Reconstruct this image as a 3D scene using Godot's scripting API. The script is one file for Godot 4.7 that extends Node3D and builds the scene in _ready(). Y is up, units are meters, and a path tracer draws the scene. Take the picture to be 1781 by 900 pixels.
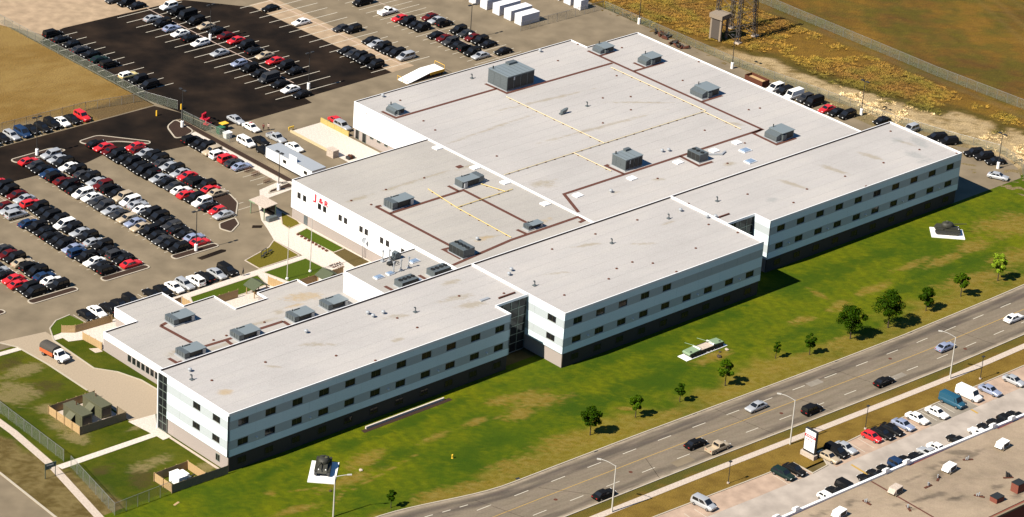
extends Node3D
# Aerial view of a large white industrial complex, its car parks, a lawn with display vehicles and a four-lane road.
# x runs along the street front, -z runs back from the street, y is up; metres.


class MB:
	# collects triangles of one mesh
	var v := PackedVector3Array()
	var n := PackedVector3Array()
	var c := PackedColorArray()
	var uv := PackedVector2Array()
	var col := Color.WHITE
	var use_col := false

	func tri(a: Vector3, b: Vector3, d: Vector3) -> void:
		var m := (d - a).cross(b - a).normalized()
		trin(a, b, d, m, m, m)

	func trin(a: Vector3, b: Vector3, d: Vector3, na: Vector3, nb: Vector3, nd: Vector3) -> void:
		v.append(a); v.append(b); v.append(d)
		n.append(na); n.append(nb); n.append(nd)
		if use_col:
			c.append(col); c.append(col); c.append(col)

	func quad(a: Vector3, b: Vector3, d: Vector3, e: Vector3, out: Vector3) -> void:
		# a quad whose front looks along out
		if (d - a).cross(b - a).dot(out) < 0.0:
			tri(a, e, d); tri(a, d, b)
		else:
			tri(a, b, d); tri(a, d, e)

	func face3(a: Vector3, b: Vector3, d: Vector3, out: Vector3) -> void:
		if (d - a).cross(b - a).dot(out) < 0.0: tri(a, d, b)
		else: tri(a, b, d)

	func bx(x0: float, y0: float, z0: float, x1: float, y1: float, z1: float, tf := Transform3D.IDENTITY) -> void:
		var p: Array[Vector3] = []
		for i in 8:
			p.append(tf * Vector3(x1 if i & 1 else x0, y1 if i & 2 else y0, z1 if i & 4 else z0))
		var o := (p[0] + p[7]) * 0.5
		for f in [[0, 1, 3, 2], [4, 5, 7, 6], [0, 1, 5, 4], [2, 3, 7, 6], [0, 2, 6, 4], [1, 3, 7, 5]]:
			quad(p[f[0]], p[f[1]], p[f[2]], p[f[3]], (p[f[0]] + p[f[2]]) * 0.5 - o)

	func tube(a: Vector3, b: Vector3, r0: float, r1: float, k := 8, caps := true) -> void:
		var d := (b - a).normalized()
		var s := d.cross(Vector3.UP if absf(d.y) < 0.9 else Vector3.RIGHT).normalized()
		var t := d.cross(s)
		for i in k:
			var e0 := s * cos(TAU * i / k) + t * sin(TAU * i / k)
			var e1 := s * cos(TAU * (i + 1) / k) + t * sin(TAU * (i + 1) / k)
			var p0 := a + e0 * r0; var p1 := a + e1 * r0; var q0 := b + e0 * r1; var q1 := b + e1 * r1
			if (q1 - p0).cross(p1 - p0).dot(e0 + e1) >= 0.0:
				trin(p0, p1, q1, e0, e1, e1); trin(p0, q1, q0, e0, e1, e0)
			else:
				trin(p0, q1, p1, e0, e1, e1); trin(p0, q0, q1, e0, e0, e1)
			if caps:
				if r1 > 0.001: face3(b, q0, q1, d)
				if r0 > 0.001: face3(a, p0, p1, -d)

	func path(pts: Array, r: float, k := 6) -> void:
		for i in pts.size() - 1:
			tube(pts[i], pts[i + 1], r, r, k)

	func prism(poly: PackedVector2Array, y0: float, y1: float, sides := true) -> void:
		# poly holds (x, z)
		var idx := Geometry2D.triangulate_polygon(poly)
		if idx.is_empty(): print("no triangles for ", poly)
		for i in range(0, idx.size(), 3):
			var a := poly[idx[i]]; var b := poly[idx[i + 1]]; var d := poly[idx[i + 2]]
			face3(Vector3(a.x, y1, a.y), Vector3(b.x, y1, b.y), Vector3(d.x, y1, d.y), Vector3.UP)
		if sides:
			var cw := Geometry2D.is_polygon_clockwise(poly)
			for i in poly.size():
				var a := poly[i]; var b := poly[(i + 1) % poly.size()]
				var o := Vector3((b - a).y, 0, -(b - a).x)
				quad(Vector3(a.x, y0, a.y), Vector3(b.x, y0, b.y), Vector3(b.x, y1, b.y), Vector3(a.x, y1, a.y), -o if cw else o)

	func loft(rings: Array, caps := true) -> void:
		for i in rings.size() - 1:
			var r0: PackedVector3Array = rings[i]; var r1: PackedVector3Array = rings[i + 1]
			var o := Vector3.ZERO
			for p in r0: o += p
			for p in r1: o += p
			o /= r0.size() * 2
			for j in r0.size():
				var k := (j + 1) % r0.size()
				quad(r0[j], r0[k], r1[k], r1[j], (r0[j] + r0[k] + r1[k] + r1[j]) * 0.25 - o)
		if caps:
			for e in [0, rings.size() - 1]:
				var r: PackedVector3Array = rings[e]
				var o := Vector3.ZERO
				for p in r: o += p
				o /= r.size()
				var q: PackedVector3Array = rings[1 if e == 0 else e - 1]
				var dir := r[0] - q[0]
				for j in r.size():
					face3(o, r[j], r[(j + 1) % r.size()], dir)

	func lathe(at: Vector3, prof: Array, k := 12) -> void:
		# prof: Vector2(radius, y)
		for j in prof.size() - 1:
			var a: Vector2 = prof[j]; var b: Vector2 = prof[j + 1]
			for i in k:
				var e0 := Vector3(cos(TAU * i / k), 0, sin(TAU * i / k)); var e1 := Vector3(cos(TAU * (i + 1) / k), 0, sin(TAU * (i + 1) / k))
				var sl := Vector3(0, a.x - b.x, 0)
				quad(at + e0 * a.x + Vector3(0, a.y, 0), at + e1 * a.x + Vector3(0, a.y, 0), at + e1 * b.x + Vector3(0, b.y, 0), at + e0 * b.x + Vector3(0, b.y, 0), (e0 + e1) * absf(b.y - a.y) + sl)

	func smooth(limit := 0.6) -> void:
		# average the normals of faces that meet at a vertex and differ little
		var at := {}
		for i in v.size():
			var key := Vector3i((v[i] * 500.0).round())
			if not at.has(key): at[key] = PackedInt32Array()
			at[key].append(i)
		var m := n.duplicate()
		for key in at:
			for i in at[key]:
				var s := Vector3.ZERO
				for j in at[key]:
					if n[i].dot(n[j]) > limit: s += n[j]
				m[i] = s.normalized()
		n = m

	func mesh() -> ArrayMesh:
		var a := []
		a.resize(Mesh.ARRAY_MAX)
		a[Mesh.ARRAY_VERTEX] = v; a[Mesh.ARRAY_NORMAL] = n
		if use_col: a[Mesh.ARRAY_COLOR] = c
		if uv.size() == v.size() and uv.size() > 0: a[Mesh.ARRAY_TEX_UV] = uv
		var r := ArrayMesh.new()
		r.add_surface_from_arrays(Mesh.PRIMITIVE_TRIANGLES, a)
		return r


var M := {}
var names := {}
var rng := RandomNumberGenerator.new()
var na := FastNoiseLite.new()
var nb := FastNoiseLite.new()
var nc := FastNoiseLite.new()
var unit_box: ArrayMesh


func numbered(called: String) -> String:
	names[called] = names.get(called, -1) + 1
	return called if names[called] == 0 else "%s_%03d" % [called, names[called]]


func tag(o: Node3D, label: String, category: String, group := "") -> Node3D:
	o.set_meta("label", label); o.set_meta("category", category)
	if group: o.set_meta("group", group)
	return o


func thing(called: String, label: String, category: String, at := Vector3.ZERO, turn := 0.0, group := "") -> Node3D:
	var o := Node3D.new()
	o.name = numbered(called)
	add_child(o)
	o.position = at; o.rotation.y = deg_to_rad(turn)
	return tag(o, label, category, group)


func part(called: String, m: Mesh, mat: Material, parent: Node3D, at := Vector3.ZERO) -> MeshInstance3D:
	var o := MeshInstance3D.new()
	o.name = called
	o.mesh = m
	o.material_override = mat
	parent.add_child(o, true)
	o.position = at
	return o


func struct(called: String, m: Mesh, mat: Material, label := "") -> MeshInstance3D:
	var o := MeshInstance3D.new()
	o.name = numbered(called)
	o.mesh = m
	o.material_override = mat
	add_child(o)
	o.set_meta("kind", "structure")
	if label: o.set_meta("label", label)
	return o


func box(called: String, a: Vector3, b: Vector3, mat: Material, parent: Node3D) -> MeshInstance3D:
	# a box between two corners, as a part that shares one unit mesh
	var o := part(called, unit_box, mat, parent, (a + b) * 0.5)
	o.scale = (b - a).abs()
	return o


func bar(called: String, a: Vector3, b: Vector3, r0: float, r1: float, mat: Material, parent: Node3D, k := 8) -> MeshInstance3D:
	var m := MB.new()
	m.tube(Vector3.ZERO, b - a, r0, r1, k)
	return part(called, m.mesh(), mat, parent, a)


func lin(r: float, g: float, b: float) -> Color:
	return Color(r, g, b).linear_to_srgb()


func mat(key: String, c: Color, rough := 0.9, metal := 0.0, tex: Texture2D = null, tile := 4.0, vcol := false) -> StandardMaterial3D:
	# c is a linear base colour
	var m := StandardMaterial3D.new()
	m.albedo_color = c.linear_to_srgb()
	m.roughness = rough; m.metallic = metal
	if rough > 0.7: m.metallic_specular = 0.25
	if tex:
		m.albedo_texture = tex
		m.uv1_triplanar = true; m.uv1_world_triplanar = true
		m.uv1_scale = Vector3.ONE / tile
	if vcol:
		m.vertex_color_use_as_albedo = true
		m.albedo_color = Color.WHITE
	M[key] = m
	return m


func grain(seed_: int, freq: float, low: float, octaves := 4, size := 256) -> ImageTexture:
	# a seamless grey grain between low and 1
	var f := FastNoiseLite.new()
	f.seed = seed_; f.frequency = freq; f.noise_type = FastNoiseLite.TYPE_SIMPLEX_SMOOTH
	f.fractal_type = FastNoiseLite.FRACTAL_FBM; f.fractal_octaves = octaves
	var im := f.get_seamless_image(size, size)
	im.convert(Image.FORMAT_RGB8)
	for y in size:
		for x in size:
			var g := low + (1.0 - low) * im.get_pixel(x, y).r
			im.set_pixel(x, y, Color(g, g, g))
	return ImageTexture.create_from_image(im)


func make_materials() -> void:
	var g_fine := grain(3, 0.06, 0.72)
	var g_mid := grain(5, 0.03, 0.8, 5)
	var g_grass := grain(9, 0.11, 0.42, 5)
	var g_wood := grain(11, 0.05, 0.62, 4)
	var g_soft := grain(6, 0.05, 0.9, 4)
	var g_big := grain(21, 0.012, 0.83, 7, 512)
	var g_worn := grain(23, 0.009, 0.4, 6, 512)
	mat("asphalt", Color(0.195, 0.155, 0.104), 0.93, 0, g_big, 46.0)
	mat("asphalt_dark", Color(0.024, 0.0145, 0.0085), 0.9, 0, g_worn, 52.0)
	mat("asphalt_pale", Color(0.36, 0.265, 0.175), 0.93, 0, g_big, 23.0)
	mat("mall_pave", Color(0.375, 0.325, 0.28), 0.93, 0, g_big, 33.0)
	mat("mall_stalls", Color(0.39, 0.285, 0.215), 0.93, 0, g_big, 21.0)
	mat("mall_patch", Color(0.245, 0.215, 0.175), 0.93, 0, g_big, 21.0)
	mat("grass_plain", Color(0.1, 0.15, 0.006), 0.95, 0, g_grass, 4.0)
	mat("grass_dry", Color(0.22, 0.18, 0.02), 0.95, 0, g_grass, 4.0)
	mat("lawn", Color.WHITE, 0.95, 0, g_grass, 5.0, true)
	mat("field", Color.WHITE, 0.95, 0, g_grass, 9.0, true)
	mat("pave", Color.WHITE, 0.9, 0, g_soft, 7.0, true)
	mat("roof", Color.WHITE, 0.85, 0, g_soft, 5.0, true)
	mat("concrete", Color(0.5, 0.42, 0.35), 0.9, 0, g_mid, 3.0)
	mat("concrete_white", Color(0.6, 0.53, 0.46), 0.85, 0, g_mid, 3.0)
	mat("kerb", Color(0.5, 0.44, 0.35), 0.9, 0, g_fine, 2.0)
	mat("mulch", Color(0.075, 0.045, 0.033), 1.0, 0, g_grass, 2.0)
	mat("bed_dry", Color(0.17, 0.125, 0.045), 1.0, 0, g_grass, 2.0)
	mat("drive", Color(0.33, 0.265, 0.19), 0.92, 0, g_soft, 5.0)
	mat("panel_light", Color(0.66, 0.79, 0.84), 0.55, 0, g_soft, 3.0)
	mat("panel_dark", Color(0.42, 0.465, 0.485), 0.55, 0, g_soft, 3.0)
	mat("white_wall", Color(0.8, 0.81, 0.82), 0.6, 0, g_soft, 4.0)
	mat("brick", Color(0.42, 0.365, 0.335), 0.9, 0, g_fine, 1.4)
	mat("brick_dark_shaded", Color(0.085, 0.07, 0.058), 0.9, 0, g_fine, 1.4)  # street-front brick: a darker brick, with its shade put into the colour too
	mat("coping", Color(0.72, 0.73, 0.74), 0.45, 0.0)
	mat("parapet_shade", Color(0.045, 0.03, 0.03), 0.7)  # dark colour of the painted-in parapet shade
	mat("glass", Color(0.012, 0.013, 0.014), 0.08)
	M.glass.metallic_specular = 0.35
	mat("frame_bronze", Color(0.12, 0.1, 0.06), 0.4, 0.5)
	mat("frame_green", Color(0.2, 0.24, 0.21), 0.4, 0.4)
	mat("walk_pad", Color(0.13, 0.056, 0.042), 0.95, 0, g_fine, 1.5)
	mat("seam", Color(0.32, 0.305, 0.292), 0.9)
	mat("gas_yellow", Color(0.6, 0.45, 0.15), 0.6)
	mat("gas_pale", Color(0.58, 0.48, 0.28), 0.7)
	mat("galv", Color(0.125, 0.148, 0.157), 0.5, 0.25, g_mid, 2.0)
	mat("galv_lit_top", Color(0.19, 0.225, 0.24), 0.5, 0.15, g_soft, 2.0)  # lid copy of galv, lightened to paint sunlight onto the tops
	mat("galv_dark", Color(0.02, 0.022, 0.022), 0.6, 0.2)
	mat("galv_light", Color(0.36, 0.38, 0.4), 0.45, 0.3)
	mat("skylight", Color(0.8, 0.8, 0.82), 0.3)
	mat("skylight_blue", Color(0.17, 0.23, 0.32), 0.25)
	mat("steel", Color(0.3, 0.3, 0.3), 0.4, 0.6)
	mat("steel_dark", Color(0.03, 0.03, 0.03), 0.55, 0.2)
	mat("pole_pale", Color(0.5, 0.48, 0.43), 0.5, 0.2)
	mat("paint_white", Color(0.62, 0.57, 0.47), 0.8, 0, g_fine, 1.2)
	mat("paint_pink", Color(0.6, 0.45, 0.37), 0.8, 0, g_fine, 1.2)
	mat("paint_yellow", Color(0.5, 0.32, 0.09), 0.8, 0, g_fine, 1.2)
	mat("wood", Color(0.6, 0.41, 0.21), 0.85, 0, g_wood, 0.7)
	mat("wood_grey", Color(0.3, 0.24, 0.16), 0.9, 0, g_wood, 0.7)
	mat("olive", Color(0.095, 0.095, 0.05), 0.7, 0, g_mid, 2.0)
	mat("olive_dark", Color(0.036, 0.036, 0.026), 0.65, 0.1, g_mid, 1.5)
	mat("pale_green", Color(0.2, 0.29, 0.17), 0.7, 0, g_mid, 2.0)
	mat("hut_roof", Color(0.085, 0.1, 0.06), 0.8, 0, g_mid, 2.0)
	mat("rubber", Color(0.014, 0.013, 0.013), 0.85)
	mat("hub", Color(0.35, 0.35, 0.36), 0.35, 0.7)
	mat("black", Color(0.012, 0.012, 0.013), 0.5)
	mat("plastic_white", Color(0.75, 0.74, 0.72), 0.5)
	mat("container", Color(0.72, 0.72, 0.74), 0.55, 0, g_soft, 3.0)
	mat("car_glass", Color(0.01, 0.011, 0.013), 0.06)
	M.car_glass.metallic_specular = 0.6
	mat("lens", Color(0.75, 0.76, 0.75), 0.15)
	mat("tail", Color(0.3, 0.012, 0.01), 0.3)
	mat("red_sign", Color(0.45, 0.012, 0.03), 0.6)
	mat("sign_white", Color(0.75, 0.74, 0.74), 0.5)
	mat("sign_green", Color(0.045, 0.085, 0.075), 0.6)
	mat("yellow", Color(0.68, 0.4, 0.03), 0.6)
	mat("yellow_wall", Color(0.5, 0.37, 0.13), 0.8, 0, g_mid, 2.0)
	mat("cream_wall", Color(0.55, 0.45, 0.27), 0.85, 0, g_mid, 2.0)
	mat("green_bin", Color(0.02, 0.1, 0.05), 0.6)
	mat("orange", Color(0.42, 0.1, 0.03), 0.6)
	mat("tarp", Color(0.075, 0.068, 0.06), 0.9, 0, g_mid, 2.0)
	mat("rust", Color(0.12, 0.045, 0.028), 0.9, 0, g_fine, 1.0)
	mat("red_brick", Color(0.24, 0.08, 0.055), 0.9, 0, g_fine, 1.0)
	mat("bark", Color(0.055, 0.042, 0.03), 0.95)
	mat("skin", Color(0.4, 0.25, 0.18), 0.7)
	mat("hydrant_yellow", Color(0.62, 0.4, 0.03), 0.5)
	mat("tower_steel", Color(0.12, 0.1, 0.085), 0.7, 0.3, g_fine, 1.0)
	mat("tower_box", Color(0.27, 0.22, 0.17), 0.85, 0, g_mid, 2.0)
	for k in [["K", 0.007, 0.007, 0.0075], ["G", 0.03, 0.031, 0.034], ["S", 0.42, 0.43, 0.44], ["W", 0.78, 0.77, 0.74], ["R", 0.5, 0.018, 0.02], ["D", 0.085, 0.008, 0.009], ["B", 0.012, 0.03, 0.075], ["N", 0.009, 0.02, 0.018], ["T", 0.36, 0.29, 0.2], ["L", 0.3, 0.34, 0.46], ["O", 0.055, 0.026, 0.015], ["A", 0.01, 0.065, 0.11], ["Y", 0.55, 0.45, 0.2]]:
		var m := mat("paint_" + k[0], Color(k[1], k[2], k[3]), 0.34 if k[0] in ["S", "L", "W", "R", "T"] else 0.5, 0.35 if k[0] in ["S", "L"] else 0.0)
		if k[0] in ["K", "G", "N", "D", "B", "O"]: m.metallic_specular = 0.22
		m.clearcoat_enabled = k[0] in ["S", "L", "W", "R", "T"]; m.clearcoat = 0.25 if k[0] in ["S", "L", "W", "R", "T"] else 0.1; m.clearcoat_roughness = 0.2
	for k in [["leaf_dark", 0.022, 0.042, 0.009], ["leaf_mid", 0.04, 0.07, 0.012], ["leaf_bright", 0.13, 0.19, 0.014]]:
		var m := mat(k[0], Color(k[1], k[2], k[3]), 1.0, 0, null, 1.0, true)
		m.metallic_specular = 0.05
		m.backlight_enabled = true; m.backlight = Color(k[1] * 0.5, k[2] * 0.5, k[3] * 0.5).linear_to_srgb()
		m.cull_mode = BaseMaterial3D.CULL_DISABLED
	var t := mat("tuft", Color.WHITE, 0.95, 0, null, 1.0, true)
	t.cull_mode = BaseMaterial3D.CULL_DISABLED
	# chain-link: a diamond weave cut by its alpha
	var im := Image.create(64, 64, false, Image.FORMAT_RGBA8)
	for y in 64:
		for x in 64:
			var a := (x + y) % 32; var b := (x - y + 64) % 32
			var on := a < 4 or b < 4
			im.set_pixel(x, y, Color(0.72, 0.76, 0.72, 1.0 if on else 0.0))
	var cm := mat("chain", Color(0.36, 0.38, 0.34), 0.7, 0.0)
	cm.albedo_texture = ImageTexture.create_from_image(im)
	cm.transparency = BaseMaterial3D.TRANSPARENCY_ALPHA
	cm.cull_mode = BaseMaterial3D.CULL_DISABLED


func P(a: Array) -> PackedVector2Array:
	var r := PackedVector2Array()
	for i in range(0, a.size(), 2): r.append(Vector2(a[i], a[i + 1]))
	return r


func sheet(called: String, poly: PackedVector2Array, y: float, m: Material, label := "", thick := 0.0) -> MeshInstance3D:
	var b := MB.new()
	b.prism(poly, y - thick, y, thick > 0.0)
	return struct(called, b.mesh(), m, label)


func ribbon_poly(pts: PackedVector2Array, w: float, closed := false) -> Array:
	# left and right borders of a band that follows pts
	var l := PackedVector2Array(); var r := PackedVector2Array()
	var k := pts.size()
	for i in k:
		var p0 := pts[(i - 1 + k) % k] if closed or i > 0 else pts[i]
		var p1 := pts[(i + 1) % k] if closed or i < k - 1 else pts[i]
		var d0 := (pts[i] - p0).normalized(); var d1 := (p1 - pts[i]).normalized()
		var d := (d0 + d1).normalized()
		var o := Vector2(-d.y, d.x)
		var s := w * 0.5 / maxf(0.5, o.dot(Vector2(-d1.y, d1.x)) if d1 != Vector2.ZERO else 1.0)
		l.append(pts[i] + o * s); r.append(pts[i] - o * s)
	return [l, r]


func ribbon(pts: PackedVector2Array, w: float, y0: float, y1: float, closed := false) -> ArrayMesh:
	var b := MB.new()
	var lr := ribbon_poly(pts, w, closed)
	var l: PackedVector2Array = lr[0]; var r: PackedVector2Array = lr[1]
	for i in (pts.size() if closed else pts.size() - 1):
		var j := (i + 1) % pts.size()
		b.quad(Vector3(l[i].x, y1, l[i].y), Vector3(l[j].x, y1, l[j].y), Vector3(r[j].x, y1, r[j].y), Vector3(r[i].x, y1, r[i].y), Vector3.UP)
		if y1 - y0 > 0.005:
			var o := Vector3(l[i].x - r[i].x, 0, l[i].y - r[i].y)
			b.quad(Vector3(l[i].x, y0, l[i].y), Vector3(l[j].x, y0, l[j].y), Vector3(l[j].x, y1, l[j].y), Vector3(l[i].x, y1, l[i].y), o)
			b.quad(Vector3(r[i].x, y0, r[i].y), Vector3(r[j].x, y0, r[j].y), Vector3(r[j].x, y1, r[j].y), Vector3(r[i].x, y1, r[i].y), -o)
	return b.mesh()


func rounded(poly: PackedVector2Array, r: float, k := 5) -> PackedVector2Array:
	var out := PackedVector2Array()
	for i in poly.size():
		var p := poly[i]
		var a := (poly[(i - 1 + poly.size()) % poly.size()] - p); var b := (poly[(i + 1) % poly.size()] - p)
		var d := minf(r, minf(a.length(), b.length()) * 0.49)
		var s := p + a.normalized() * d; var e := p + b.normalized() * d
		for j in k + 1:
			var t := float(j) / k
			out.append(s.lerp(p, t).lerp(p.lerp(e, t), t))
	return out


func colour_grid(x0: float, z0: float, x1: float, z1: float, cell: float, y: float, f: Callable, bump := 0.0) -> ArrayMesh:
	# a sheet of small cells whose vertices carry the colour f(x, z)
	var nx := int(ceil((x1 - x0) / cell)); var nz := int(ceil((z1 - z0) / cell))
	var v := PackedVector3Array(); var nn := PackedVector3Array(); var cc := PackedColorArray(); var ix := PackedInt32Array()
	for j in nz + 1:
		for i in nx + 1:
			var x := x0 + (x1 - x0) * i / nx; var z := z0 + (z1 - z0) * j / nz
			var h := y
			if bump > 0.0: h += bump * (nb.get_noise_2d(x * 2.0, z * 2.0) + 0.6 * nc.get_noise_2d(x, z))
			v.append(Vector3(x, h, z)); nn.append(Vector3.UP); cc.append(f.call(x, z))
	if bump > 0.0:
		for j in range(1, nz):
			for i in range(1, nx):
				var k := j * (nx + 1) + i
				nn[k] = Vector3(v[k - 1].y - v[k + 1].y, 2.0 * (x1 - x0) / nx, v[k - nx - 1].y - v[k + nx + 1].y).normalized()
	for j in nz:
		for i in nx:
			var k := j * (nx + 1) + i
			ix.append_array([k, k + 1, k + nx + 2, k, k + nx + 2, k + nx + 1])
	var a := []
	a.resize(Mesh.ARRAY_MAX)
	a[Mesh.ARRAY_VERTEX] = v; a[Mesh.ARRAY_NORMAL] = nn; a[Mesh.ARRAY_COLOR] = cc; a[Mesh.ARRAY_INDEX] = ix
	var r := ArrayMesh.new()
	r.add_surface_from_arrays(Mesh.PRIMITIVE_TRIANGLES, a)
	return r


func blot(x: float, z: float, s: Array) -> float:
	# how far (x, z) lies inside a ragged patch [cx, cz, rx, rz, turn]
	var d := Vector2(x - s[0], z - s[1]).rotated(deg_to_rad(-s[4]))
	var q := Vector2(d.x / s[2], d.y / s[3]).length_squared()
	if q > 3.0: return 0.0
	q += 1.1 * nb.get_noise_2d(x, z) + 1.0 * nc.get_noise_2d(x * 1.6, z * 1.6)
	return smoothstep(1.45, 0.0, q)


# ---------------------------------------------------------------- ground
var road_line := [[-60, 37.0], [-20, 38.2], [30, 39.35], [46, 39.7], [63, 40.1], [73, 40.4], [94, 41.2], [122, 42.15], [140, 42.6], [170, 42.4], [200, 41.8], [270, 39.5]]


func road_z(x: float) -> float:
	for i in road_line.size() - 1:
		if x <= road_line[i + 1][0]:
			return lerpf(road_line[i][1], road_line[i + 1][1], (x - road_line[i][0]) / (road_line[i + 1][0] - road_line[i][0]))
	return road_line[-1][1]


var dry := [[22, 16.2, 8, 0.22, -9], [10, 18.4, 5, 0.2, -30], [7.2, 12.4, 2.4, 0.2, 20], [23, 10.5, 5, 2, -8], [15, 14.5, 7, 1.6, 0], [38, 11.8, 4, 0.9, -5], [47.6, 12, 3, 1, 0], [59.5, 9, 5, 2, 10], [63, 12, 6, 3.4, 20], [56.5, 14, 4, 2, 0], [2, 10, 1.2, 0.9, 0], [2, 17, 5, 1, 10], [55.5, 27, 6, 3.5, 0], [43, 28.5, 8, 3, 0], [25.8, 28.5, 8, 2.6, 5], [34, 30.5, 8, 2, 0],
	[75, 25, 3.5, 0.7, 40], [140.8, 13, 0.9, 4.2, 8], [140.2, 19.3, 3.4, 1.9, 0], [129, 19, 3.5, 1.3, 0], [175, 17.6, 6, 1.7, 0], [186, 16.5, 6, 2.4, 0], [152, 18, 5, 1.4, 0], [167, 15, 6, 1.2, 0], [128, 30.2, 7, 1.8, 0], [103, 19.6, 5, 1.5, 0], [190, 26, 8, 4, 0], [171, 28, 12, 4, 0], [155, 32, 9, 2, 0], [96, 31.3, 9, 1.6, 0], [74, 31, 10, 1.8, 0], [63, 30, 6, 2, 0], [112, 30, 8, 1.6, 0], [200, 14, 9, 5, 0]]
var lush := [[27, 13, 7, 1.7, -6], [66, 16.5, 4, 5, 30], [69, 20, 5, 4, 0], [40, 20, 9, 2.4, 0], [175, 20.6, 16, 1.3, 6], [158, 21.6, 9, 1.5, 4], [125, 23, 12, 1.4, 10], [36, 24, 3, 3, 0], [85, 20, 12, 4, 0], [100, 9, 30, 2, 0], [150, 8, 22, 3, 0], [30, 4.4, 30, 1.6, 0]]


func lawn_colour(x: float, z: float) -> Color:
	var a := na.get_noise_2d(x, z) ; var b := nb.get_noise_2d(x, z); var c := nc.get_noise_2d(x, z)
	var g := Color(0.08, 0.135, 0.002).lerp(Color(0.19, 0.21, 0.003), clampf(0.42 + 0.75 * a + 0.4 * b + 0.35 * c, 0, 1))
	# mowing leaves faint strips of bent grass
	g = g * (1.0 + 0.06 * signf(sin((x * 0.94 + z * 0.34) * 2.6)) * clampf(0.6 + 1.5 * a, 0, 1) + 0.12 * c)
	for s in lush:
		g = g.lerp(Color(0.052, 0.108, 0.002), 0.75 * blot(x, z, s))
	var d := smoothstep(-9.0, -3.0, z - road_z(x) + 7.5 + 7.0 * a + 3.5 * b) * 0.75
	for s in dry:
		d = maxf(d, blot(x, z, s) * 0.95)
	d = clampf(d + 0.2 * c * d, 0, 1)
	return g.lerp(Color(0.35, 0.21, 0.025).lerp(Color(0.4, 0.28, 0.07), clampf(0.5 + c, 0, 1)), d * 0.75)


var dry_w := [[-13.5, -46, 5, 4.5, 20], [-7, -52.6, 5, 2, 0], [-13.2, -30, 2.4, 6, 0], [-13.8, -27, 2, 3, 0], [-9, -10.8, 4.5, 1.8, 0], [-1.5, -4, 1.5, 1.5, 0], [-5, -27, 2, 1, 0], [-2, -22.5, 3, 0.6, 0], [-12, -38, 2.5, 2, 0]]
var brown_w := [[-12.5, -7.6, 2.6, 3.4, 40], [-17, -14, 2.5, 1.6, 0], [-9, -56, 5, 2, 0], [-7.5, -45, 3, 3, 0]]


func west_colour(x: float, z: float) -> Color:
	var a := na.get_noise_2d(x, z); var b := nb.get_noise_2d(x, z); var c := nc.get_noise_2d(x, z)
	var g := Color(0.055, 0.088, 0.003).lerp(Color(0.14, 0.145, 0.005), clampf(0.45 + 0.8 * a + 0.5 * b + 0.3 * c, 0, 1))
	for s in brown_w: g = g.lerp(Color(0.1, 0.075, 0.02), 0.8 * blot(x, z, s))
	for s in dry_w: g = g.lerp(Color(0.33, 0.26, 0.11), 0.85 * blot(x, z, s))
	var w := smoothstep(-21.0, -23.5, x - 0.12 * (z + 20.0) + 2.0 * b)
	return g.lerp(Color(0.17, 0.115, 0.035).lerp(Color(0.3, 0.22, 0.09), clampf(0.5 + b + c, 0, 1)), w * 0.9)


func field_colour(x: float, z: float) -> Color:
	# brown meadow east of the car park, straw beside it
	var a := na.get_noise_2d(x * 0.8, z * 0.8); var b := nb.get_noise_2d(x * 0.7, z * 0.7); var c := nc.get_noise_2d(x, z)
	var far := smoothstep(240.0, 275.0, x)
	var g := Color(0.27, 0.15, 0.024).lerp(Color(0.155, 0.083, 0.02), clampf(0.45 + 1.0 * a + 0.4 * c, 0, 1))
	g = g.lerp(Color(0.125, 0.115, 0.018), clampf((0.15 + 0.4 * far) + 1.2 * b + 0.4 * a, 0, 1) * 0.7)
	var edge := x + 5.0 * a + 4.0 * b + 1.5 * c
	var mid := 230.0 + 0.25 * (z + 55.0)
	var brush := smoothstep(mid - 1.0, mid + 1.0, edge) * smoothstep(mid + 7.0, mid + 2.0, edge) * smoothstep(-100.0, -85.0, z)
	g = g.lerp(Color(0.075, 0.075, 0.016), brush * 0.7)
	var straw := smoothstep(mid + 1.0, mid - 1.5, edge) * smoothstep(-105.0, -80.0, z + 8.0 * a)
	g = g.lerp(Color(0.62, 0.46, 0.25).lerp(Color(0.3, 0.21, 0.085), clampf(0.05 + 1.4 * c + 0.9 * b, 0, 1)), straw)
	var verge := smoothstep(1.5, -1.0, edge - 220.0 - 0.11 * (z + 60.0)) * smoothstep(-120.0, -90.0, z)
	g = g.lerp(Color(0.2, 0.165, 0.07).lerp(Color(0.3, 0.22, 0.11), clampf(0.4 + c, 0, 1)), verge * 0.8)
	for t in [[300.0, -75.0, 262.0, 0.0], [304.0, -73.0, 266.0, 2.0], [330.0, -120.0, 282.0, -10.0]]:
		var p0 := Vector2(t[0], t[1]); var q := Vector2(t[2], t[3]) - p0
		var off := absf((Vector2(x, z) - p0).cross(q.normalized())) + 0.5 * b
		g = g.lerp(Color(0.26, 0.17, 0.05), 0.4 * smoothstep(1.2, 0.3, off))
	var path := 0.3 * smoothstep(1.4, 0.6, absf(x - 250.6 + 0.8 * b))
	return g.lerp(Color(0.22, 0.18, 0.1), path * 0.6)


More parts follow.
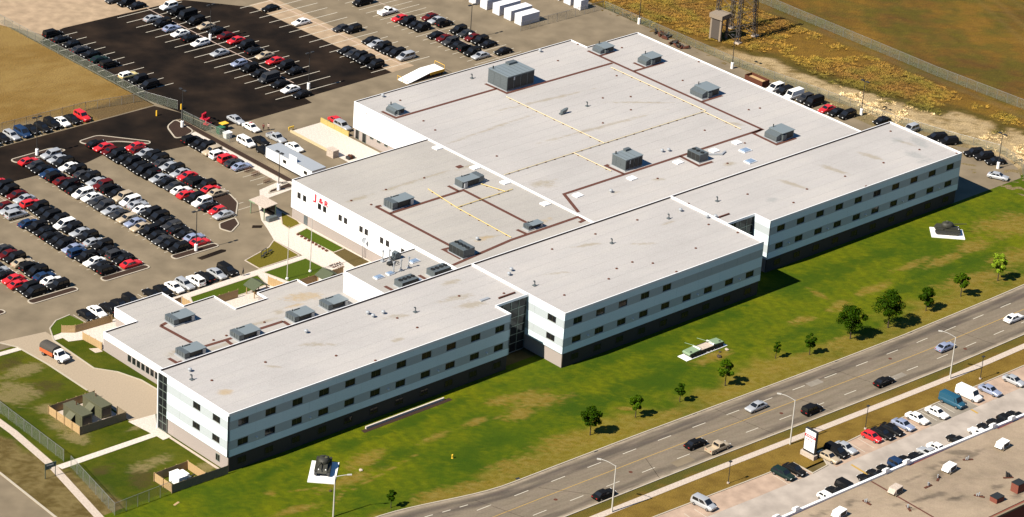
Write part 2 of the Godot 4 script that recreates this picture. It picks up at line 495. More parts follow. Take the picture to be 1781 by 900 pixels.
func dirt_colour(x: float, z: float) -> Color:
	var a := na.get_noise_2d(x, z); var b := nb.get_noise_2d(x * 0.6, z * 2.2); var c := nc.get_noise_2d(x, z)
	var g := Color(0.4, 0.26, 0.085).lerp(Color(0.31, 0.185, 0.05), clampf(0.5 + 0.9 * a + 0.7 * b + 0.3 * c, 0, 1))
	var pale := smoothstep(-149.0, -144.5, z + 2.0 * a) * smoothstep(72.0, 60.0, x)
	g = g.lerp(Color(0.4, 0.33, 0.22), pale * 0.7)
	return g.lerp(Color(0.17, 0.115, 0.055), smoothstep(-146.0, -145.0, z + 0.1 * (x - 74) + 0.5 * b) * smoothstep(72.0, 74.0, x) * 0.85)


func south_colour(x: float, z: float) -> Color:
	var a := na.get_noise_2d(x, z); var b := nb.get_noise_2d(x, z); var c := nc.get_noise_2d(x, z)
	var g := Color(0.33, 0.21, 0.04).lerp(Color(0.22, 0.135, 0.025), clampf(0.4 + 0.8 * b + 0.5 * c, 0, 1))
	return g.lerp(Color(0.13, 0.12, 0.02), smoothstep(10.5, 8.5, z - road_z(x) + 2.0 * b) * clampf(0.6 + a, 0, 1))


func road_colour(o: float, x: float) -> Color:
	# o: offset from the centre line; the outer lanes are paved darker, the gutters paler
	var b := nb.get_noise_2d(x * 0.35, o * 4.0); var c := nc.get_noise_2d(x * 0.5, o * 3.0)
	var g := Color(0.185, 0.152, 0.112).lerp(Color(0.15, 0.122, 0.09), clampf(0.5 + b + 0.5 * c, 0, 1))
	var outer := smoothstep(3.2, 3.6, -o) * smoothstep(6.6, 5.8, -o + 0.5 * b)
	g = g.lerp(Color(0.075, 0.062, 0.052), clampf(outer * (0.6 + 0.9 * b), 0, 0.85))
	outer = smoothstep(4.4, 5.4, o + 0.8 * b) * smoothstep(6.8, 6.2, o)
	g = g.lerp(Color(0.09, 0.074, 0.058), clampf(outer * (0.45 + 0.9 * b), 0, 0.8))
	if absf(o) > 6.45: g = Color(0.3, 0.245, 0.185).lerp(Color(0.2, 0.165, 0.12), clampf(0.5 + c, 0, 1))
	return g


func road_edge(x: float) -> float:
	# half width towards the lawn: it flares at the west end
	return 7.0 + 4.6 * smoothstep(38.0, 10.0, x)


func line(x0: float, z0: float, x1: float, z1: float, w: float, y: float, m: Material, parent: Node3D, called := "painted_line") -> void:
	# one painted stripe, a sheet 4 mm above its pavement
	var d := Vector2(x1 - x0, z1 - z0)
	var o := part(called, M.stripe_mesh, m, parent, Vector3((x0 + x1) * 0.5, y, (z0 + z1) * 0.5))
	o.rotation.y = -d.angle()
	o.scale = Vector3(d.length(), 1, w)


func island(label: String, poly: PackedVector2Array, fill: Material, r := 1.6) -> void:
	var p := rounded(poly, r)
	var k := struct("parking_island", ribbon(p, 0.28, 0.02, 0.17, true), M.kerb, label)
	var b := MB.new()
	b.prism(p, 0.05, 0.12)
	part("bed", b.mesh(), fill, k)


func build_ground() -> void:
	var sm := MB.new()
	sm.quad(Vector3(-0.5, 0, -0.5), Vector3(0.5, 0, -0.5), Vector3(0.5, 0, 0.5), Vector3(-0.5, 0, 0.5), Vector3.UP)
	M.stripe_mesh = sm.mesh()
	var gb := MB.new()
	gb.quad(Vector3(-1500, -0.4, -1500), Vector3(1500, -0.4, -1500), Vector3(1500, -0.4, 1500), Vector3(-1500, -0.4, 1500), Vector3.UP)
	mat("ground", Color(0.15, 0.11, 0.04), 0.95, 0, grain(31, 0.02, 0.6, 6, 256), 60.0)
	struct("ground", gb.mesh(), M.ground)
	struct("lawn", colour_grid(-33, -1, 236, 37, 0.55, 0.0, lawn_colour), M.lawn, "green front lawn with dry patches between the building and the road")
	struct("lawn", colour_grid(-33, -72, 11, -1, 0.5, 0.0, west_colour), M.lawn, "patchy lawn at the west end of the building")
	struct("field", colour_grid(214.5, -250, 400, 60, 1.0, -0.06, field_colour, 0.3), M.field, "brown meadow beyond the rear car park")
	struct("dirt_field", colour_grid(-40, -290, 88.2, -139.4, 1.0, -0.05, dirt_colour, 0.08), M.field, "bare tan dirt field beyond the car park fence")
	struct("verge", colour_grid(10, 45, 215, 60, 0.6, 0.0, south_colour), M.lawn, "dry grass verge between the road and the shopping strip")
	# road
	var b := MB.new()
	b.use_col = true
	var xs := []
	var x := -60.0
	while x <= 270.0:
		xs.append(x); x += 1.0
	var cols := 34
	for i in xs.size() - 1:
		for j in cols:
			var q: Array[Vector3] = []
			var cs: Array[Color] = []
			for k in [[0, 0], [1, 0], [1, 1], [0, 1]]:
				var px: float = xs[i + k[0]]
				var e := road_edge(px)
				var o: float = -e + (e + 7.0) * (j + k[1]) / cols
				q.append(Vector3(px, 0.03, road_z(px) + o)); cs.append(road_colour(o if o > -3.5 else o * 7.0 / e, px))
			for t in [[0, 1, 2], [0, 2, 3]]:
				for s in t:
					b.v.append(q[s]); b.n.append(Vector3.UP); b.c.append(cs[s])
	var road := struct("road", b.mesh(), M.pave, "four-lane road running along the front lawn")
	var pn := PackedVector2Array(); var ps := PackedVector2Array()
	for i in range(0, xs.size(), 3):
		pn.append(Vector2(xs[i], road_z(xs[i]) - road_edge(xs[i]) - 0.12)); ps.append(Vector2(xs[i], road_z(xs[i]) + 7.12))
	part("kerb", ribbon(pn, 0.24, -0.02, 0.15), M.kerb, road)
	part("kerb", ribbon(ps, 0.24, -0.02, 0.15), M.kerb, road)
	for i in range(0, xs.size() - 3, 3):
		line(xs[i], road_z(xs[i]) - 0.12, xs[i + 3], road_z(xs[i + 3]) - 0.12, 0.14, 0.036, M.paint_yellow, road, "centre_line")
	for k in range(-6, 26):
		var x0 := 35.6 + 8.75 * k
		if x0 > 5: line(x0, road_z(x0) - 3.45, x0 + 3.3, road_z(x0 + 3.3) - 3.45, 0.16, 0.036, M.paint_white, road, "lane_dash")
		x0 = 33.6 + 8.75 * k
		if x0 > 5: line(x0, road_z(x0) + 3.5, x0 + 3.2, road_z(x0 + 3.2) + 3.5, 0.16, 0.036, M.paint_white, road, "lane_dash")
	for k in [[14.5, 31.6], [18.0, 32.1], [21.6, 32.7], [25.2, 33.2]]:
		line(k[0], k[1], k[0] + 1.7, k[1] + 0.25, 0.18, 0.036, M.paint_white, road, "lane_dash")
	for k in [[39.8, 31.85], [58.0, 32.95], [83.0, 33.65], [121.0, 35.0], [142.5, 35.45], [53.5, 46.9]]:
		line(k[0], k[1], k[0] + 0.9, k[1], 0.5, 0.037, M.steel_dark, road, "drain_grate")
	for k in [[41.0, 36.4, 48.5, 45.5], [70.5, 40.6, 76.5, 47.0], [64.0, 40.3, 61.0, 46.8], [88.0, 34.6, 90.0, 47.8], [118.0, 36.0, 121.5, 48.8], [104.0, 41.6, 106.0, 47.9], [29.0, 33.0, 33.0, 46.0], [150.0, 35.8, 153.0, 49.2]]:
		line(k[0], k[1], k[2], k[3], 0.07, 0.0365, M.asphalt_dark, road, "crack")
	for k in [[58.3, 42.2], [97.0, 43.2], [131.0, 40.6], [146.5, 46.6], [40.6, 41.3]]:
		var mh := MB.new()
		mh.tube(Vector3.ZERO, Vector3(0, 0.007, 0), 0.38, 0.38, 12)
		part("manhole_cover", mh.mesh(), M.rust, road, Vector3(k[0], 0.031, k[1]))
	for k in [[66.5, 45.0, 71.0, 45.1, 1.9], [109.5, 38.6, 113.0, 38.7, 1.6], [125.0, 46.4, 128.5, 46.4, 1.4], [25.0, 42.5, 28.0, 42.6, 2.0]]:
		line(k[0], k[1], k[2], k[3], k[4], 0.0345, M.mall_patch if k[0] > 100 else M.asphalt, road, "repair_patch")
	# west road and its kerb
	var wr := sheet("road", P([-75, -90, -32.2, -90, -32.0, -23, -33.0, -5.5, -34, 30, -75, 30]), 0.03, M.asphalt, "side road at the west corner of the site")
	part("kerb", ribbon(P([-32.0, -90, -31.9, -23, -32.85, -5.5, -33.9, 30]), 0.4, -0.02, 0.15), M.kerb, wr)
	struct("pavement", ribbon(P([-20.6, -75, -21.6, -38, -21.7, -34, -23.1, -20.4, -26.9, -1.0, -28.0, 6]), 1.5, -0.02, 0.06), M.concrete, "pale footpath outside the west fence")
	var swp := PackedVector2Array()
	for i in 24:
		var px := 20.0 + 9.0 * i
		swp.append(Vector2(px, road_z(px) + 10.3))
	struct("pavement", ribbon(swp, 1.45, -0.02, 0.06), M.concrete, "pale footpath between the road and the shopping strip")
	# rear car parks
	var st := sheet("car_park", P([88.4, -330, 216, -330, 216.2, -36, 217, -30, 226, -16, 228, -9.6, 225.6, -4, 222, 0, 198, 0, 198, -24, 76, -24, 76, -60, -6, -61.5, -4.2, -63.8, -16, -62, -33, -62, -120, -62, -120, -139.4, 88.4, -139.4]), 0.03, M.asphalt, "old tan-grey asphalt of the car parks behind the building")
	var dk := sheet("car_park", P([92.5, -186.5, 98.4, -188.2, 133, -187.4, 144.1, -174.3, 145.2, -124.3, 118.8, -123.8, 118.4, -120.7, 100, -120.5, 92, -121.5, 90.5, -133, 88.7, -143, 88.7, -184]), 0.037, M.asphalt_dark, "fresh dark asphalt of the rear car park")
	sheet("car_park", P([20, -139.3, 88, -138.9, 90.4, -132.9, 91.5, -121.4, 88.7, -121.4, 88.5, -129.8, 87.4, -130.2, 83.2, -128, 81.5, -117.2, 74.8, -118, 64, -123.9, 57.7, -122.2, 39.2, -123, 20, -124]), 0.0375, M.asphalt_dark, "fresh dark asphalt of the entrance lane behind the staff rows")
	var pl := sheet("car_park", P([60, -330, 250, -330, 170, -188, 133, -187.4, 98.4, -188.2, 92.5, -186.5, 86, -200]), 0.037, M.asphalt_pale, "pale sandy paving at the far end of the rear car park")
	var mp := sheet("car_park", P([144.2, -176, 152.2, -176, 152.2, -124.5, 145.3, -124.2]), 0.041, M.asphalt_pale, "pale patched strip along the middle car row")
	for k in 12:                                      # stalls along the west fence
		var z := -188.0 + 3.72 * k
		if k > 0: line(89.2, z, 99.5, z, 0.2, 0.042, M.paint_white, dk)
	for k in 17:
		var z := -186.5 + 3.74 * k
		line(112.7, z, 131.8, z, 0.2, 0.042, M.paint_white, dk)
	line(122.3, -187.5, 122.3, -132.0, 0.22, 0.044, M.paint_pink, dk)
	for k in 14:
		var z := -175.5 + 3.75 * k
		line(141.0, z, 159.0, z, 0.2, 0.046, M.paint_white, mp)
	line(150.3, -178, 150.3, -126.8, 0.22, 0.048, M.paint_pink, mp)
	for k in 22:
		var z := -172.0 + 2.62 * k
		line(164.5, z, 179.4, z, 0.16, 0.036, M.paint_white, mp)
	line(172.0, -175, 172.0, -116.5, 0.16, 0.038, M.paint_pink, mp)
	# staff car park: five double rows that end in kerbed islands
	for r in [[-1.9, -108.0, 13], [15.4, -108.0, 13], [32.7, -124.0, 20], [50.0, -126.9, 21]]:
		for k in r[2]:
			var z: float = -77.6 - 2.42 * k
			line(r[0] - 5.4, z, r[0] + 5.4, z, 0.13, 0.036, M.paint_white, st)
		line(r[0], -75.5, r[0], -77.6 - 2.42 * r[2], 0.13, 0.038, M.paint_pink, st)
	for k in 18: line(61.9 + 0.13 * k, -85.1 - 2.42 * k, 72.6, -85.1 - 2.42 * k, 0.13, 0.036, M.paint_white, st)
	line(67.3, -84, 67.3, -128, 0.13, 0.038, M.paint_pink, st)
	for k in 13: line(80.4, -92.7 - 2.42 * k, 84.4, -92.7 - 2.42 * k, 0.13, 0.036, M.paint_white, st)
	for k in 11: line(45.6 + 2.62 * k, -144.5, 45.0 + 2.6 * k, -139.4, 0.13, 0.042, M.paint_white, st)
	for k in 15: line(13.8 + 2.55 * k, -65.6, 13.8 + 2.55 * k, -60.6, 0.13, 0.036, M.paint_white, st)
	for x0 in [9.9, 27.2, 44.5]:
		island("long kerbed bed closing the double row at %s" % ["the near left", "the middle", "the lamp post"][int((x0 - 9) / 17)], P([x0, -75.6, x0 + 11, -75.3, x0 + 11, -73.6, x0, -73.7]), M.mulch, 1.2)
	island("kerbed bed tip at the left edge of the staff car park", P([-7, -75.6, 3.9, -75.3, 3.9, -73.6, -7, -73.7]), M.mulch, 1.2)
	island("curved kerbed bed at the far end of the lamp-post row", P([45.0, -132.4, 56, -132.6, 58, -129.8, 45.3, -130.2]), M.mulch, 1.3)
	island("curved kerbed bed at the far end of the row by the trailer", P([62.6, -132.2, 68, -132.6, 75.4, -123.6, 74.6, -122.6, 69.8, -127.5, 63, -130.2]), M.mulch, 1.3)
	island("triangular kerbed bed at the near end of the row by the trailer", P([66.5, -93.4, 72.8, -92.6, 71.5, -88.0, 66.7, -82.6, 66.6, -86]), M.mulch, 0.8)
	island("small pointed kerbed bed at the near end of the row by the trailer", P([62.0, -82.0, 66.4, -82.4, 65.2, -79.6, 61.5, -77.4, 60.6, -80.0]), M.mulch, 0.6)
	island("round kerbed bed with a lamp beside the site gate", P([87.3, -130.2, 83.2, -128, 81.0, -122, 82.4, -121.4, 86.6, -122.5]), M.mulch, 1.6)
	sheet("asphalt_patch", P([48.4, -71.9, 54.9, -72.3, 55.6, -71.5, 55.0, -70.9, 48.7, -70.6]), 0.036, M.asphalt_dark, "dark repair patch beside the lamp-post island")
	sheet("asphalt_patch", P([67.2, -77.6, 68.9, -76.4, 67.9, -75.5, 66.2, -76.6]), 0.036, M.asphalt_dark, "dark repair patch beside the bus shelter")
	# strip along the trailer yard
	struct("pavement", ribbon(P([85.9, -122.3, 85.8, -89.8]), 1.7, 0.0, 0.06), M.concrete_white, "white concrete strip along the trailer yard")
	struct("planting_bed", ribbon(P([87.7, -129.5, 87.6, -90.0]), 1.4, 0.0, 0.05), M.mulch, "dark mulch strip along the trailer yard fence")
	# plaza and courtyards
	sheet("plaza", P([76.2, -86.0, 87.4, -87.0, 87.4, -90.2, 85.0, -91.4, 79.2, -90.4, 77.4, -88, 74.2, -84.5, 70.2, -78.5, 68.6, -74.5, 66.4, -69.6, 66.6, -60.6, 55.4, -60.7, 38, -60.4, 30, -60.6, 18, -59.5, 18, -43, 76.2, -43]), 0.06, M.concrete_white, "white concrete plaza and courtyards behind the low wing", 0.08)
	island("dark bed with a lamp at the corner of the white hall", P([80.9, -88.9, 86.6, -89.6, 86.4, -87.6, 79.6, -87.9]), M.mulch, 0.3)
	for s in [[P([66.2, -69.4, 63.3, -67.4, 55.6, -65.4, 55.6, -60.8, 66.0, -60.9]), "dry lawn with the bench frames"], [P([55.2, -59.0, 66.2, -59.1, 66.6, -51.4, 57, -51.2]), "lawn square with the two flagpoles"], [P([72.0, -69.3, 75.4, -70.0, 75.6, -58.2, 72.5, -58.0]), "narrow lawn along the white hall"], [P([76.1, -79.2, 76.1, -74.0, 75.6, -72.4, 72.2, -71.9, 72.4, -74.4, 74.4, -77.2]), "dry triangular lawn beside the bus shelter"], [P([36.6, -58.6, 53.5, -58.7, 52.4, -54.4, 46.6, -53.8, 34.2, -53.8]), "lawn strip behind the courtyard fence"]]:
		var bb := MB.new()
		bb.prism(s[0], 0.03, 0.085)
		var lb := struct("lawn_bed", bb.mesh(), M.grass_plain if "dry" not in s[1] else M.grass_dry, s[1])
		part("kerb", ribbon(s[0], 0.22, 0.03, 0.13, true), M.concrete, lb)
	sheet("planting_bed", P([72.4, -57.9, 75.6, -58.1, 75.7, -50.5, 71.8, -50.5]), 0.08, M.bed_dry, "brown planting bed along the white hall")
	# drive and paths at the west end
	var dr := sheet("driveway", P([-4.2, -64.4, 5.4, -62.8, 5.4, -60.5, 4.6, -58.8, 4.2, -45.4, 6.8, -41.7, 8.4, -36.5, 8.6, -24.6, -2.6, -24.6, -2.0, -38.9, -1.9, -51.8, -2.2, -59.2]), 0.035, M.drive, "tan drive leading to the glazed stair tower")
	part("kerb", ribbon(P([13.2, -65.9, 9.6, -65.4, 6.8, -63.4, 5.4, -60.6, 4.5, -58.8, 4.1, -45.4, 6.8, -41.6, 8.4, -36.5, 8.6, -31.5]), 0.25, 0.0, 0.15), M.kerb, dr)
	part("kerb", ribbon(P([-16, -64.6, -7.5, -64.6, -4.2, -63.8, -2.5, -60.6, -1.9, -51.8, -1.95, -39.0]), 0.25, 0.0, 0.15), M.kerb, dr)
	var tip := MB.new()
	tip.prism(rounded(P([13.1, -65.7, 13.6, -61.6, 9.6, -61.0, 5.7, -60.6, 7.0, -63.3, 9.8, -65.3]), 0.5), 0.0, 0.1)
	struct("lawn_bed", tip.mesh(), M.grass_plain, "curved lawn tip beside the drive entrance")
	sheet("path", P([5.2, -60.5, 9.6, -60.9, 18, -59.9, 18, -50.4, 9.8, -50.4, 9.4, -56.0, 6.6, -57.0, 6.6, -58.8, 4.7, -58.9]), 0.05, M.concrete_white, "white paving inside the fenced yard of the low wing", 0.05)
	sheet("path", P([8.0, -52.4, 9.6, -51.6, 9.4, -50.0, 8.0, -50.3]), 0.05, M.concrete, "small concrete pad on the lawn by the low wing", 0.05)
	struct("path", ribbon(P([-2.4, -59.9, -7, -60.2, -20, -61]), 1.3, 0.0, 0.05), M.concrete_white, "pale path at the left edge beside the drive")
	sheet("path", P([-22.5, -19.7, -2.2, -19.3, -2.9, -25.2, 2.7, -24.6, 0.0, -20.6, 0.0, -16.2, -1.9, -16.1, -2.0, -17.9, -22.4, -18.1]), 0.05, M.concrete_white, "pale path from the west footpath to the stair tower door", 0.06)
	struct("path", ribbon(P([-0.35, -16.1, -0.35, -0.3]), 0.5, 0.0, 0.06), M.concrete, "narrow paved edge along the west end wall")
	# shopping strip
	var ml := sheet("car_park", P([20, 55.9, 50.7, 56.1, 77.1, 57.4, 84.9, 57.6, 84.9, 62.2, 89.2, 61.8, 91.2, 58.6, 102.4, 58.0, 137.3, 58.2, 230, 58.6, 230, 80, 20, 80]), 0.035, M.mall_pave, "grey asphalt lane in front of the shopping strip")
	sheet("car_park", P([77.1, 57.4, 84.7, 57.6, 84.7, 62.3, 70, 62.0, 50.7, 61.2, 50.7, 56.1]), 0.04, M.mall_stalls, "pinkish stalls west of the roadside sign")
	sheet("car_park", P([91.2, 58.6, 102.4, 58.0, 116.2, 58.1, 116.2, 63.4, 90, 63.2]), 0.04, M.mall_stalls, "pinkish stalls east of the roadside sign")
	sheet("car_park", P([130, 58.2, 180, 58.4, 180, 64, 130, 63.6]), 0.04, M.mall_stalls, "pinkish stalls at the right edge beyond the white van")
	sheet("car_park", P([116.3, 58.1, 129.9, 58.2, 129.9, 63.6, 116.3, 63.5]), 0.0405, M.mall_patch, "greyer stalls around the blue van")
	part("kerb", ribbon(P([20, 55.8, 50.7, 56.0, 77.1, 57.3, 84.8, 57.5, 84.8, 62.2, 89.2, 61.8, 91.2, 58.5, 102.4, 57.9, 137.3, 58.1, 230, 58.5]), 0.25, 0.0, 0.15), M.kerb, ml)
	for k in 30:
		var px := 53.0 + 2.55 * k
		if px < 60 or (px > 78 and px < 84.6) or px > 91.5: line(px, 58.3, px - 0.3, 62.6, 0.12, 0.046, M.paint_white, ml)
	for k in [[93.0, 64.2, 92.6, 69.0], [127.8, 63.6, 127.6, 65.4]]:
		line(k[0], k[1], k[2], k[3], 0.5, 0.042, M.paint_yellow, ml)
	# loading apron
	sheet("loading_apron", P([104.2, -110.8, 112.8, -110.9, 113.0, -76.5, 105.4, -76.5, 104.0, -91]), 0.06, M.concrete_white, "white concrete loading apron beside the white hall", 0.06)


func tufts(called: String, label: String, count: int, seed_: int, size: Vector2, where: Callable, shade: Callable) -> void:
	# uncountable rough grass: crossed blades, one object
	var b := MB.new()
	b.use_col = true
	rng.seed = seed_
	for k in 7:
		var a := rng.randf() * TAU
		var d := Vector3(cos(a), 0, sin(a))
		var s := Vector3(-d.z, 0, d.x) * 0.16
		var foot := d * 0.12
		b.tri(foot - s, foot + s, foot + d * 0.75 + Vector3(0, 0.25 + 0.3 * rng.randf(), 0))
	var mm := MultiMesh.new()
	mm.transform_format = MultiMesh.TRANSFORM_3D
	mm.use_colors = true
	mm.mesh = b.mesh()
	var ts: Array[Transform3D] = []
	var cs: Array[Color] = []
	var tries := 0
	while ts.size() < count and tries < count * 6:
		tries += 1
		var p: Variant = where.call()
		if p == null: continue
		var s := lerpf(size.x, size.y, rng.randf())
		ts.append(Transform3D(Basis(Vector3.UP, rng.randf() * TAU).scaled(Vector3(s, s * lerpf(0.6, 1.2, rng.randf()), s)), p))
		var c: Color = shade.call(p.x, p.z)
		cs.append(c * lerpf(0.9, 1.5, rng.randf()))
	mm.instance_count = ts.size()
	for i in ts.size():
		mm.set_instance_transform(i, ts[i]); mm.set_instance_color(i, cs[i])
	var o := MultiMeshInstance3D.new()
	o.name = numbered(called)
	o.multimesh = mm
	o.material_override = M.tuft
	add_child(o)
	o.set_meta("kind", "stuff"); o.set_meta("label", label); o.set_meta("category", "grass")


func meadow_spot() -> Variant:
	var x := rng.randf_range(217, 330); var z := rng.randf_range(-140, 30)
	var a := na.get_noise_2d(x * 0.8, z * 0.8) + 0.8 * nb.get_noise_2d(x * 0.7, z * 0.7)
	var mid := 230.0 + 0.25 * (z + 55.0)
	var k := 0.35 + a
	if x < mid + 4.0: k -= 0.45
	if x > 250: return null
	if absf(x - 250) < 1.6 or (z > -36 and x < 228 and x < 217 + 0.5 * (z + 36) + 3): return null
	if rng.randf() > k: return null
	return Vector3(x, -0.1, z)


# ---------------------------------------------------------------- buildings
class Face:
	# a flat wall face: s runs along it, n points out of it
	var o: Vector3
	var s: Vector3
	var n: Vector3

	func _init(o_: Vector3, n_: Vector3) -> void:
		o = o_; n = n_; s = Vector3.UP.cross(n_)

	func at(a: float, y: float, d: float) -> Vector3:
		return o + s * a + Vector3(0, y, 0) + n * d

	func basis() -> Basis:
		return Basis(s, Vector3.UP, n)


var window_meshes := {}


func fbox(called: String, f: Face, a0: float, a1: float, y0: float, y1: float, d0: float, d1: float, m: Material, parent: Node3D) -> MeshInstance3D:
	var o := part(called, unit_box, m, parent)
	o.transform = Transform3D(f.basis().scaled_local(Vector3(absf(a1 - a0), y1 - y0, d1 - d0)), f.at((a0 + a1) * 0.5, (y0 + y1) * 0.5, (d0 + d1) * 0.5))
	return o


func window(f: Face, a0: float, a1: float, y0: float, y1: float, depth: float, frame: Material, parent: Node3D, cols := 2, rows := 1) -> void:
	# a frame with its glass, set back by depth in an opening
	var w := a1 - a0; var h := y1 - y0
	var key := "%.2f %.2f %d %d" % [w, h, cols, rows]
	if not window_meshes.has(key):
		var b := MB.new()
		var t := 0.07
		b.bx(-w / 2, -h / 2, -0.05, -w / 2 + t, h / 2, 0.05); b.bx(w / 2 - t, -h / 2, -0.05, w / 2, h / 2, 0.05)
		b.bx(-w / 2 + t, -h / 2, -0.05, w / 2 - t, -h / 2 + t, 0.05); b.bx(-w / 2 + t, h / 2 - t, -0.05, w / 2 - t, h / 2, 0.05)
		for k in range(1, cols):
			var x := -w / 2 + w * k / cols
			b.bx(x - 0.03, -h / 2 + t, -0.04, x + 0.03, h / 2 - t, 0.04)
		for k in range(1, rows):
			var y := -h / 2 + h * k / rows
			b.bx(-w / 2 + t, y - 0.03, -0.035, w / 2 - t, y + 0.03, 0.035)
		window_meshes[key] = b.mesh()
	var o := part("window", window_meshes[key], frame, parent)
	o.transform = Transform3D(f.basis(), f.at((a0 + a1) * 0.5, (y0 + y1) * 0.5, -depth + 0.03))
	var g := part("pane", unit_box, M.glass, o)
	g.scale = Vector3(w - 0.1, h - 0.1, 0.02)
	g.position = Vector3(0, 0, -0.01)


func clad_band(f: Face, a0: float, a1: float, y0: float, y1: float, d: float, m: Material, parent: Node3D, holes := [], bay := 6.1) -> void:
	# panels of one band; holes are [from, to] openings that stay free
	var cuts := [a0]
	for h in holes:
		cuts.append(h[0]); cuts.append(h[1])
	cuts.append(a1)
	for i in range(0, cuts.size(), 2):
		var s0: float = cuts[i]; var s1: float = cuts[i + 1]
		var k := maxi(1, int(round((s1 - s0) / bay)))
		for j in k:
			var p0 := s0 + (s1 - s0) * j / k; var p1 := s0 + (s1 - s0) * (j + 1) / k
			fbox("panel", f, p0 + (0.012 if j > 0 else 0.0), p1 - (0.012 if j < k - 1 else 0.0), y0, y1, -d, 0.0, m, parent)


func roof_grid(parent: Node3D, x0: float, z0: float, x1: float, z1: float, y: float, stains: Array, tone: Color, cell := 0.5) -> void:
	var f := func(x: float, z: float) -> Color:
		var a := na.get_noise_2d(x, z); var b := nb.get_noise_2d(x * 0.25, z * 1.6); var c := nc.get_noise_2d(x, z)
		var g := tone * (1.0 + 0.09 * a + 0.05 * b + 0.035 * c)
		g = g.lerp(Color(0.42, 0.375, 0.31), clampf(0.12 * b + 0.12 * a, 0, 0.3))
		for s in stains:
			g = g.lerp(s[5], 0.55 * blot(x, z, s))
		return g
	part("roof", colour_grid(x0, z0, x1, z1, cell, y, f), M.roof, parent)
	# lap seams of the roofing sheets
	var k := z0 + 1.7
	while k < z1 - 0.5:
		box("seam", Vector3(x0 + 0.4, y + 0.003, k), Vector3(x1 - 0.4, y + 0.012, k + 0.07), M.seam, parent)
		k += 3.05


func shrink(poly: PackedVector2Array, d: float) -> PackedVector2Array:
	# the outline moved inwards by d, corners kept sharp
	var area := 0.0
	for i in poly.size(): area += poly[i].cross(poly[(i + 1) % poly.size()])
	var sg := 1.0 if area > 0 else -1.0
	var out := PackedVector2Array()
	var k := poly.size()
	for i in k:
		var a := (poly[i] - poly[(i - 1 + k) % k]).normalized(); var b := (poly[(i + 1) % k] - poly[i]).normalized()
		var n := Vector2(-a.y, a.x) * sg; var m := Vector2(-b.y, b.x) * sg
		out.append(poly[i] + (n + m) * d / (1.0 + n.dot(m)))
	return out


func coping(parent: Node3D, poly: PackedVector2Array, y0: float, y1: float, w := 0.16) -> void:
	part("coping", ribbon(shrink(poly, w * 0.5), w, y0, y1, true), M.coping, parent)
	# dark strips paint in the shade on inner faces of the rear parapets
	for i in poly.size():
		var a := poly[i]; var b := poly[(i + 1) % poly.size()]
		if absf(a.y - b.y) > 0.2 or absf(a.x - b.x) < 1.0: continue
		var mid := (a + b) * 0.5 + Vector2(0, 0.5)
		if Geometry2D.is_point_in_polygon(mid, poly):
			box("parapet_shade", Vector3(minf(a.x, b.x) + w, y0, a.y + w + 0.002), Vector3(maxf(a.x, b.x) - w, y1 - 0.02, a.y + w + 0.06), M.parapet_shade, parent)


func core(parent: Node3D, poly: PackedVector2Array, inset: float, y0: float, y1: float, m: Material, called := "wall") -> void:
	var b := MB.new()
	b.prism(shrink(poly, inset), y0, y1)
	part(called, b.mesh(), m, parent)


func pad(parent: Node3D, pts: Array, y: float, w := 0.75) -> void:
	part("walk_pad", ribbon(P(pts), w, y, y + 0.03), M.walk_pad, parent)


func vent(parent: Node3D, x: float, z: float, y: float, kind := 0) -> void:
	if not window_meshes.has("vent%d" % kind):
		var b := MB.new()
		if kind == 0:      # roof drain
			b.lathe(Vector3.ZERO, [Vector2(0.28, 0), Vector2(0.24, 0.12), Vector2(0.1, 0.2), Vector2(0, 0.2)], 8)
		elif kind == 1:    # mushroom fan
			b.lathe(Vector3.ZERO, [Vector2(0.24, 0), Vector2(0.24, 0.45), Vector2(0.42, 0.45), Vector2(0.38, 0.62), Vector2(0.2, 0.74), Vector2(0, 0.76)], 10)
		else:              # bent pipe
			b.path([Vector3(0, 0, 0), Vector3(0, 0.9, 0), Vector3(-0.14, 1.1, 0), Vector3(-0.4, 1.1, 0)], 0.12)
			b.bx(-0.35, 0, -0.35, 0.35, 0.16, 0.35)
		window_meshes["vent%d" % kind] = b.mesh()
	part(["roof_drain", "roof_fan", "vent_pipe"][kind], window_meshes["vent%d" % kind], [M.rust, M.galv_light, M.galv][kind], parent, Vector3(x, y, z))


const RUSTY := Color(0.35, 0.235, 0.09)
const OCHRE := Color(0.25, 0.205, 0.13)
const DAMP := Color(0.245, 0.255, 0.25)


func street_block(called: String, label: String, poly: PackedVector2Array, roofs: Array, stains: Array) -> Node3D:
	# a three-storey block: brick ground floor, two storeys of pale blue panels
	var t := thing(called, label, "building")
	core(t, poly, 0.3, 0.0, 11.3, M.brick)
	for r in roofs: roof_grid(t, r[0], r[1], r[2], r[3], 11.45, stains, Color(0.375, 0.357, 0.345))
	coping(t, poly, 11.3, 11.8)
	return t


func curtain(parent: Node3D, f: Face, a0: float, a1: float, y0: float, y1: float, cols: int, rows: int) -> void:
	# glazed wall: panes between thin mullions
	for i in cols:
		for j in rows:
			fbox("pane", f, lerpf(a0, a1, float(i) / cols) + 0.04, lerpf(a0, a1, float(i + 1) / cols) - 0.04, lerpf(y0, y1, float(j) / rows) + 0.04, lerpf(y0, y1, float(j + 1) / rows) - 0.04, -0.1, -0.06, M.glass, parent)
	for i in cols + 1: fbox("mullion", f, lerpf(a0, a1, float(i) / cols) - 0.045, lerpf(a0, a1, float(i) / cols) + 0.045, y0, y1, -0.12, 0.02, M.frame_green, parent)
	for j in rows + 1: fbox("mullion", f, a0, a1, lerpf(y0, y1, float(j) / rows) - 0.045, lerpf(y0, y1, float(j) / rows) + 0.045, -0.115, 0.01, M.frame_green, parent)


func holes(first: float, step: float, count: int, w: float) -> Array:
	var r := []
	for k in count: r.append([first + step * k, first + step * k + w])
	return r


